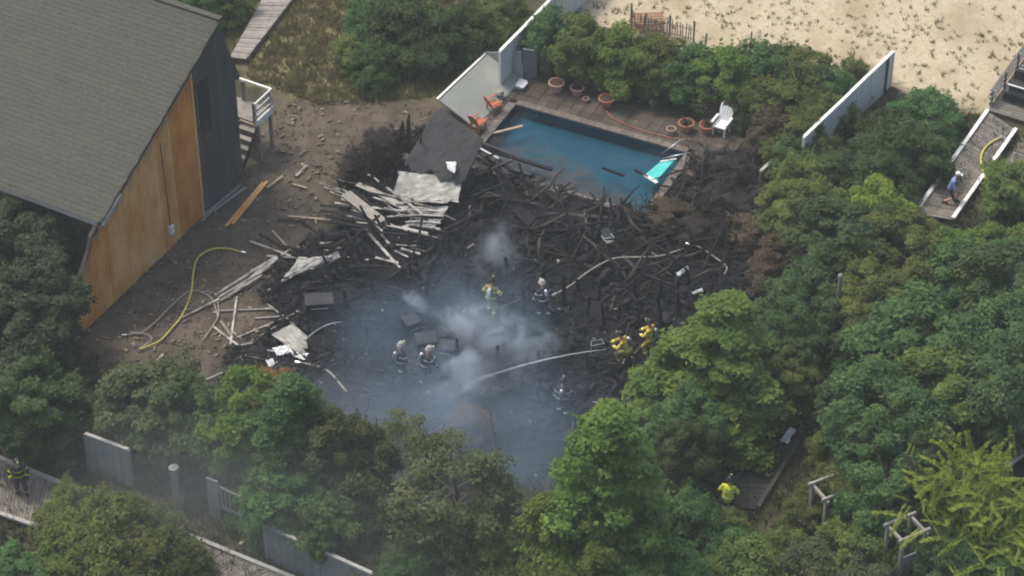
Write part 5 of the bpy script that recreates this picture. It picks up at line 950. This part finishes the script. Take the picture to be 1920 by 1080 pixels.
hose('yellow fire hose curving over the dirt beside the cedar wall', [(455, 473), (425, 466), (395, 468), (370, 485), (362, 515), (358, 550), (342, 590), (318, 620), (298, 640), (262, 655)], .038, 'hose_yellow')
hose('thin tan hose looping from the lath bundle to the dirt', [(408, 590), (395, 558), (360, 545), (325, 570), (290, 605), (262, 625), (245, 622)], .03, 'hose_pale')
hose('short tan hose end curled below the yellow one', [(235, 628), (262, 624), (285, 634), (268, 650), (258, 656)], .028, 'hose_pale')
hose('thin hose bending between scattered laths', [(408, 565), (410, 590), (398, 612), (380, 638)], .028, 'hose_pale')
hose('pale fire hose arching across the black ash', [(1040, 552), (1070, 535), (1105, 508), (1150, 485), (1200, 482), (1238, 480), (1282, 466)], .034, 'hose_pale', z=.5)
hose('pale fire hose dropping into the scorched shrubs', [(1292, 458), (1315, 465), (1340, 482), (1362, 500), (1358, 515)], .034, 'hose_pale', z=.5)
hose('pale hose curving through ash behind the scorched tree tip', [(560, 680), (592, 686), (620, 700), (650, 735)], .045, 'hose_pale', z=.2)
hose('dark red garden hose along the poolside paving', [(1137, 208), (1150, 222), (1180, 236), (1215, 248), (1255, 258), (1285, 262)], .03, 'hose_red', z=.06, name='garden_hose', coupling=False)
hose('yellow fire hose across the planks of the right boardwalk', [(1875, 258), (1852, 272), (1840, 292), (1842, 318), (1850, 340)], .05, 'hose_yellow', z=.32)
def jet(label, p, q, sag, r0, r1, seed):
    r = random.Random(seed); b = MB(); p, q = np.asarray(p), np.asarray(q)
    for k in range(4):
        off = [npv(r.gauss(0, 1), r.gauss(0, 1), r.gauss(0, 1)) for _ in range(2)]; pts = []
        for i in range(14):
            t = i / 13; pts.append(p + (q - p) * t + UP * sag * 4 * t * (1 - t) + (off[0] * (1 - t) + off[1] * t) * r1 * t)
        b.tube(pts, [r0 * (.5 + .6 * i / 13) for i in range(14)], 5)
    return tag(b.build('water_jet', M['spray'], origin=p), label, 'water jet')
jet('long straight water jet aimed across the ash into the smoke', G(1138, 655, .9), G(880, 718, .2), .25, .009, .06, 5)
jet('short water jet playing on the smoky pale sheet', G(645, 604, 1.0), G(572, 640, .3), .3, .008, .05, 6)

# ------------------------------------------------------------------ people
def ik(a, b, l1, l2, pole):
    a, b = np.asarray(a, float), np.asarray(b, float); d = b - a; L = np.linalg.norm(d); L2 = min(L, (l1 + l2) * .999); d = d / L; b = a + d * L2
    x = (l1 * l1 - l2 * l2 + L2 * L2) / (2 * L2); h = math.sqrt(max(0, l1 * l1 - x * x)); pole = np.asarray(pole, float); pole = nrm(pole - d * np.dot(pole, d)); return a + d * x + pole * h, b
def person(label, u, v, face, coat, trous, helmet, stripe, lean=.1, crouch=0.0, hands=((-.28, .35, 1.05), (.2, .45, 1.1)), step=.2, look=(0, -.1), tank=True, cap=None, legs=None, skin_arms=False, bag=None, z=None):
    """local frame: +y is where the person faces. hands: left, right target"""
    hz = .95 - crouch; hip = npv(0, -.02 - crouch * .25, hz); sl, cl_ = math.sin(lean), math.cos(lean); T = lambda x, y, q: hip + npv(x, y * cl_ + q * sl, q * cl_ - y * sl)
    chest = T(0, 0, .38); neck = T(0, .02, .56); head = neck + npv(0, .03 + sl * .08, .16 * cl_ + .03)
    sh = [T(-.2, 0, .47), T(.2, 0, .47)]; hj = [hip + npv(-.1, 0, -.03), hip + npv(.1, 0, -.03)]
    feet = [npv(-.14, step * .6, .09), npv(.14, -step * .6, .09)]; B = []
    bone = lambda a, b, ra, rb, tg: B.append((np.asarray(a, float), np.asarray(b, float), ra, rb, tg)); k_ = 1.0 if tank or trous != 'khaki' else .82
    for sx in (-1, 1): bone(hip + npv(sx * .07, 0, 0), chest + npv(sx * .06, 0, 0), .15 * k_, .16 * k_, 'coat'); bone(chest + npv(sx * .06, 0, 0), T(sx * .14, 0, .46), .14 * k_, .095 * k_, 'coat')
    bone(hip + npv(0, 0, -.02), hip + npv(0, 0, -.12), .17 * k_, .17 * k_, 'coat' if trous != 'khaki' else 'trous'); bone(neck - npv(0, 0, .04), head, .07, .075, 'skin'); bone(head + npv(0, 0, -.02), head + npv(0, .015, .05), .088, .098, 'skin')
    bone(head + npv(0, .085, -.01), head + npv(0, .115, -.03), .02, .018, 'skin')                       # nose
    bone(head + npv(0, .05, -.08), head + npv(0, .07, -.085), .045, .035, 'skin')                      # jaw
    for sx in (-1, 1): bone(head + npv(sx * .095, 0, .01), head + npv(sx * .105, -.01, -.02), .02, .015, 'skin')   # ears
    wr = []
    for i, sx in ((0, -1), (1, 1)):
        el, hd_ = ik(sh[i], hands[i], .31, .30, npv(sx * .8, -.6, -.6)); bone(sh[i], el, .085 * k_, .072 * k_, 'coat'); bone(el, el + (hd_ - el) * .85, .07 * k_, .058 * k_, 'skin' if skin_arms else 'coat'); d = nrm(hd_ - el); wr.append((hd_, d))
        sd_ = nrm(np.cross(d, UP) + 1e-3) * sx; up_ = np.cross(sd_, d) * sx
        bone(hd_ - d * .06, hd_ + d * .04, .042, .045, 'glove')
        for f_ in range(4): a = hd_ + d * .05 + sd_ * (.034 - .023 * f_); L = (.05, .06, .055, .042)[f_]; k = a + d * L * .8; bone(a, k, .0135, .013, 'glove'); bone(k, k + (d * .5 - up_ * .85) * L * .8, .0125, .011, 'glove')
        a = hd_ - d * .01 - sd_ * .045; bone(a, a + (d * .7 - sd_ * .7) * .05, .016, .013, 'glove')
        kn, ft = ik(hj[i], feet[i] + npv(0, -.02, .02), .46, .46, npv(sx * .15, 1, 0)) if legs is None else (npv(*legs[i][0]), npv(*legs[i][1]))
        bone(hj[i], kn, .115 * k_, .085 * k_, 'trous'); bone(kn, ft, .083 * k_, .07 * k_, 'skin' if skin_arms else 'trous'); bone(ft, npv(ft[0], ft[1] - .02, max(.06, ft[2] - .05)), .06, .06, 'boot'); bone(npv(ft[0], ft[1] - .03, .055), npv(ft[0] + sx * .03, ft[1] + .15, .05), .055, .045, 'boot')
        B[-1] = B[-1]; lg = (kn, ft); (wr[-1]); person._legs = getattr(person, '_legs', {}); person._legs[i] = lg; person._arms = getattr(person, '_arms', {}); person._arms[i] = (el, hd_)
    b = MB()
    for a, c, ra, rb, tg in B:
        d = c - a; L = np.linalg.norm(d); d = d / L; pts = []; rr = []
        for s in (-.95, -.6, -.2): pts.append(a + d * ra * s); rr.append(ra * math.sqrt(1 - s * s))
        for s in (.2, .6, .95): pts.append(c + d * rb * s); rr.append(rb * math.sqrt(1 - s * s))
        b.tube(pts, rr, 12)
    me = bpy.data.meshes.new('t'); me.from_pydata([tuple(p) for p in b.v], [], b.f); tmp = bpy.data.objects.new('t', me); COL.objects.link(tmp)
    md = tmp.modifiers.new('r', 'REMESH'); md.mode = 'VOXEL'; md.voxel_size = .0165; md.use_smooth_shade = True; sm = tmp.modifiers.new('s', 'SMOOTH'); sm.factor = .5; sm.iterations = 2
    dg = bpy.context.evaluated_depsgraph_get(); dg.update(); body = bpy.data.meshes.new_from_object(tmp.evaluated_get(dg)); bpy.data.objects.remove(tmp); body.name = 'person'
    slots = {'coat': M[coat], 'trous': M[trous], 'skin': M['skin'], 'glove': M['skin'] if skin_arms else M['black_gear'], 'boot': M['black_plastic']}; keys = list(slots); body.materials.clear()
    for k in keys: body.materials.append(slots[k])
    n = len(body.polygons); cen = np.zeros(n * 3); body.polygons.foreach_get('center', cen); cen = cen.reshape(-1, 3); best = np.full(n, 1e9); idx = np.zeros(n, int)
    for a, c, ra, rb, tg in B:
        d = c - a; t = np.clip((cen - a) @ d / (d @ d), 0, 1); ds = np.linalg.norm(cen - (a + t[:, None] * d), axis=1) - (ra + (rb - ra) * t); m_ = ds < best; best[m_] = ds[m_]; idx[m_] = keys.index(tg)
    body.polygons.foreach_set('material_index', idx.astype('i')); body.polygons.foreach_set('use_smooth', [True] * n)
    o = bpy.data.objects.new('person', body); COL.objects.link(o); g = on(u, v); o.location = (g[0], g[1], g[2] if z is None else z); o.rotation_euler = (0, 0, -math.radians(face)); tag(o, label, 'person'); o['_o'] = [0, 0, 0]
    hb = MB()
    if helmet:
        R3 = [(.155, -.01), (.165, .0), (.15, .015), (.128, .03), (.125, .075), (.1, .125), (.05, .15), (.012, .155)]; hb.lathe(head + npv(0, -.01, .045), R3, 16, sx=.92, sy=1.12); ho = hb.build('helmet', M[helmet], o, smooth=True)
        hb = MB(); hb.obox(head + npv(0, .15, .12), (.035, 0, 0), (0, .012, .0), (0, .0, .045)); hb.build('badge', M['stripe_yellow'], ho)
    elif cap: hb.lathe(head + npv(0, 0, .045), [(.112, 0), (.112, .05), (.09, .09), (.03, .11)], 14); hb.obox(head + npv(0, .14, .05), (.07, 0, 0), (0, .06, -.01), (0, 0, .008)); hb.build('cap', M[cap], o, smooth=False)
    for sx in (-1, 1): eb = MB(); eb.lathe(head + npv(sx * .035, .098, .02), [(.006, -.008), (.012, 0), (.006, .008)], 6); eb.build('eye', M['black_plastic'], o)
    if stripe:
        def band(a, c, t0, t1, ra, nm='reflective_stripe'):
            a, c = np.asarray(a), np.asarray(c); bb = MB(); bb.tube([a + (c - a) * t0, a + (c - a) * t1], ra, 14); bb.build(nm, M[stripe], o)
        d = nrm(chest - hip)
        for q in (.05, .33):                                   # coat bands as flattened rings
            cc = hip + d * q * 1.0; bb = MB(); ring = []
            for z_ in (-.032, .032): ring += [cc + d * z_ + npv(math.cos(t) * (.235 if q < .2 else .232), 0, 0) + np.cross(npv(1, 0, 0), d) * -math.sin(t) * .177 for t in np.linspace(0, 2 * math.pi, 20, endpoint=False)]
            bb.add(ring, [(i, (i + 1) % 20, (i + 1) % 20 + 20, i + 20) for i in range(20)]); bb.build('reflective_stripe', M[stripe], o)
        for i in (0, 1):
            el, hd_ = person._arms[i]; kn, ft = person._legs[i]; band(el, hd_, .5, .68, .071); band(sh[i], el, .45, .6, .086); band(kn, ft, .62, .76, .082)
    if tank:
        tb_ = MB(); tb_.tube([T(0, -.24, .12), T(0, -.24, .16), T(0, -.24, .50), T(0, -.23, .56)], [.05, .085, .085, .04], 12); tk = tb_.build('air_tank', M['steel' if coat != 'tan_gear' else 'stripe_white'], o, smooth=True)
        sb = MB(); sb.obox(T(0, -.17, .33), (.11, 0, 0), (0, .02, 0), (0, 0, .2)); sb.build('harness', M['black_gear'], tk)
    return o
NZ = ((-.12, .42, 1.05), (.1, .62, 1.0))
person('firefighter in tan turnout coat with lime stripes, back turned, in the ash', 921, 590, 20, 'tan_gear', 'tan_gear', 'black_plastic', 'stripe_yellow', lean=.18, hands=((-.25, .3, 1.0), (.32, .25, 1.1)))
person('firefighter in black coat with two white bands near the pale hose', 1020, 596, -30, 'black_gear', 'black_gear', 'trim', 'stripe_white', lean=.25, hands=((-.3, .3, .85), (.2, .35, .9)))
person('black coated firefighter with pale helmet standing upright in the smoke', 751, 712, 50, 'black_gear', 'black_gear', 'trim', 'stripe_white', lean=.1, hands=((-.3, .1, .8), (.3, .25, .95)))
person('black coated firefighter stooping beside the burnt cooker', 796, 718, 75, 'black_gear', 'black_gear', 'trim', 'stripe_white', lean=.35, hands=((-.2, .5, .9), (.2, .5, .85)), step=.4)
person('firefighter in bright yellow coat holding the hose line beside the tree', 1219, 668, -60, 'yellow_gear', 'yellow_gear', 'black_plastic', 'stripe_yellow', lean=.12, hands=NZ)
person('crouching firefighter in yellow gear aiming the long water jet', 1174, 680, -75, 'yellow_gear', 'tan_gear', 'black_plastic', 'stripe_yellow', lean=.5, crouch=.22, hands=((-.1, .55, .85), (.1, .7, .8)), step=.4)
person('firefighter in black with silver bands at the front edge of the ruin', 1054, 778, 10, 'black_gear', 'black_gear', 'black_plastic', 'stripe_white', lean=.1, hands=((-.3, .15, .8), (.28, .3, 1.0)))
person('firefighter with yellow jacket on the sunken side walk', 1362, 972, 20, 'neon', 'black_gear', 'black_plastic', 'stripe_yellow', lean=.15, hands=((-.25, .3, 1.0), (.25, .35, 1.0)), z=.18, tank=False)
person('firefighter in black coat with neon yellow bands on the front walk', 42, 932, 160, 'black_gear', 'black_gear', 'black_plastic', 'neon', lean=.1, hands=((-.28, .2, .9), (.3, .3, 1.1)), z=.18, tank=False)
person('person in blue shirt and white cap resting on the right boardwalk', 1780, 388, 110, 'blue_cloth', 'khaki', None, None, lean=.3, crouch=.15, hands=((-.2, .4, .75), (.2, .4, .8)), tank=False, cap='white_metal', skin_arms=True, z=.25, step=.35)

# ------------------------------------------------------------------ smoke over the ashes and thin haze
def smoke(name, c, half, dens, scale, lo, hi, seed, label, color=(.72, .78, .86), zfall=1.0):
    bm = bmesh.new(); bmesh.ops.create_icosphere(bm, subdivisions=3, radius=1.0); me = bpy.data.meshes.new(name); bm.to_mesh(me); bm.free()
    o = bpy.data.objects.new(name, me); COL.objects.link(o); o.location = c; o.scale = half
    m = bpy.data.materials.new(name); m.use_nodes = True; t = m.node_tree; N = t.nodes; L = t.links; N.remove(N['Principled BSDF']); out = N['Material Output']
    pv = N.new('ShaderNodeVolumePrincipled'); pv.inputs['Color'].default_value = (*color, 1); pv.inputs['Anisotropy'].default_value = .2
    tc = N.new('ShaderNodeTexCoord'); ge = N.new('ShaderNodeNewGeometry'); no = N.new('ShaderNodeTexNoise'); no.noise_dimensions = '4D'; no.inputs['W'].default_value = seed; no.inputs['Scale'].default_value = scale; no.inputs['Detail'].default_value = 4; no.inputs['Roughness'].default_value = .55; no.inputs['Distortion'].default_value = .6
    L.new(ge.outputs['Position'], no.inputs['Vector']); rm = N.new('ShaderNodeMapRange'); rm.interpolation_type = 'SMOOTHSTEP'; rm.inputs[1].default_value = lo; rm.inputs[2].default_value = hi; L.new(no.outputs[0], rm.inputs[0])
    ln = N.new('ShaderNodeVectorMath'); ln.operation = 'LENGTH'; L.new(tc.outputs['Object'], ln.inputs[0]); fo = N.new('ShaderNodeMapRange'); fo.interpolation_type = 'SMOOTHSTEP'; fo.inputs[1].default_value = 1.0; fo.inputs[2].default_value = .15; L.new(ln.outputs['Value'], fo.inputs[0])
    m1 = N.new('ShaderNodeMath'); m1.operation = 'MULTIPLY'; L.new(rm.outputs[0], m1.inputs[0]); L.new(fo.outputs[0], m1.inputs[1]); m2 = N.new('ShaderNodeMath'); m2.operation = 'MULTIPLY'; L.new(m1.outputs[0], m2.inputs[0]); m2.inputs[1].default_value = dens
    L.new(m2.outputs[0], pv.inputs['Density']); L.new(pv.outputs[0], out.inputs['Volume']); me.materials.append(m); return tag(o, label, 'smoke', kind='stuff')
for (u_, v_, z_, hh, dn, sc_, sdv_, lb) in ((905, 612, 1.0, (2.3, 1.3, 1.1), 4.0, 1.0, 31, 'white smoke billow above the burnt floor between pilings'), (862, 695, .9, (1.6, 1.9, 1.2), 3.2, 1.0, 37, 'white smoke puff where the long water jet lands'), (775, 560, .8, (1.9, .5, .45), 3.0, .9, 41, 'slanting white smoke streak over the ash'), (938, 462, .9, (1.3, 3.2, .8), 1.0, .7, 47, 'thin smoke wisp drifting back toward the burnt rafters'), (985, 640, 1.0, (1.9, 1.2, 1.0), 1.7, 1.0, 43, 'grey smoke wisp beside the charred pilings')):
    so_ = smoke('smoke_puff', G(u_, v_, z_), hh, dn, sc_, .45, .72, sdv_, lb, color=(.74, .83, .92)); so_.rotation_euler = (0, 0, -.75 if sdv_ == 41 else -.3)
smoke('smoke', G(890, 670, .8), (3.4, 3.6, 1.9), 1.0, .6, .44, .75, 3, 'dense pale smoke rising from the hot spot between the firefighters')
smoke('smoke_drift', G(850, 650, 1.1), (6.6, 7.0, 2.2), .28, .24, .36, .75, 9, 'thin blue smoke drifting over the whole burnt floor', color=(.48, .68, .88))
smoke('smoke_drift', G(840, 825, 2.0), (8.2, 5.4, 3.3), .30, .3, .34, .7, 15, 'bluish smoke veil hanging at the front of the ruin', color=(.46, .68, .92))
smoke('smoke_drift', G(640, 900, 2.4), (14, 7.5, 3.6), .075, .16, .3, .7, 22, 'faint grey smoke lying over the trees along the front walk', color=(.72, .77, .82))
hb = MB(); hb.box((0, -5, 34), 190, 200, 76); hz = hb.build('haze', [], origin=npv(0, 0, 0)); hz.data.materials.clear()
hm = bpy.data.materials.new('haze'); hm.use_nodes = True; t = hm.node_tree; t.nodes.remove(t.nodes['Principled BSDF']); pv = t.nodes.new('ShaderNodeVolumePrincipled'); pv.inputs['Color'].default_value = (.80, .88, .90, 1); pv.inputs['Density'].default_value = .00055; pv.inputs['Anisotropy'].default_value = .1
t.links.new(pv.outputs[0], t.nodes['Material Output'].inputs['Volume']); hz.data.materials.append(hm); tag(hz, 'thin smoky haze hanging over the whole place', 'haze', kind='stuff')
for o in bpy.data.objects:
    if '_o' in o: del o['_o']
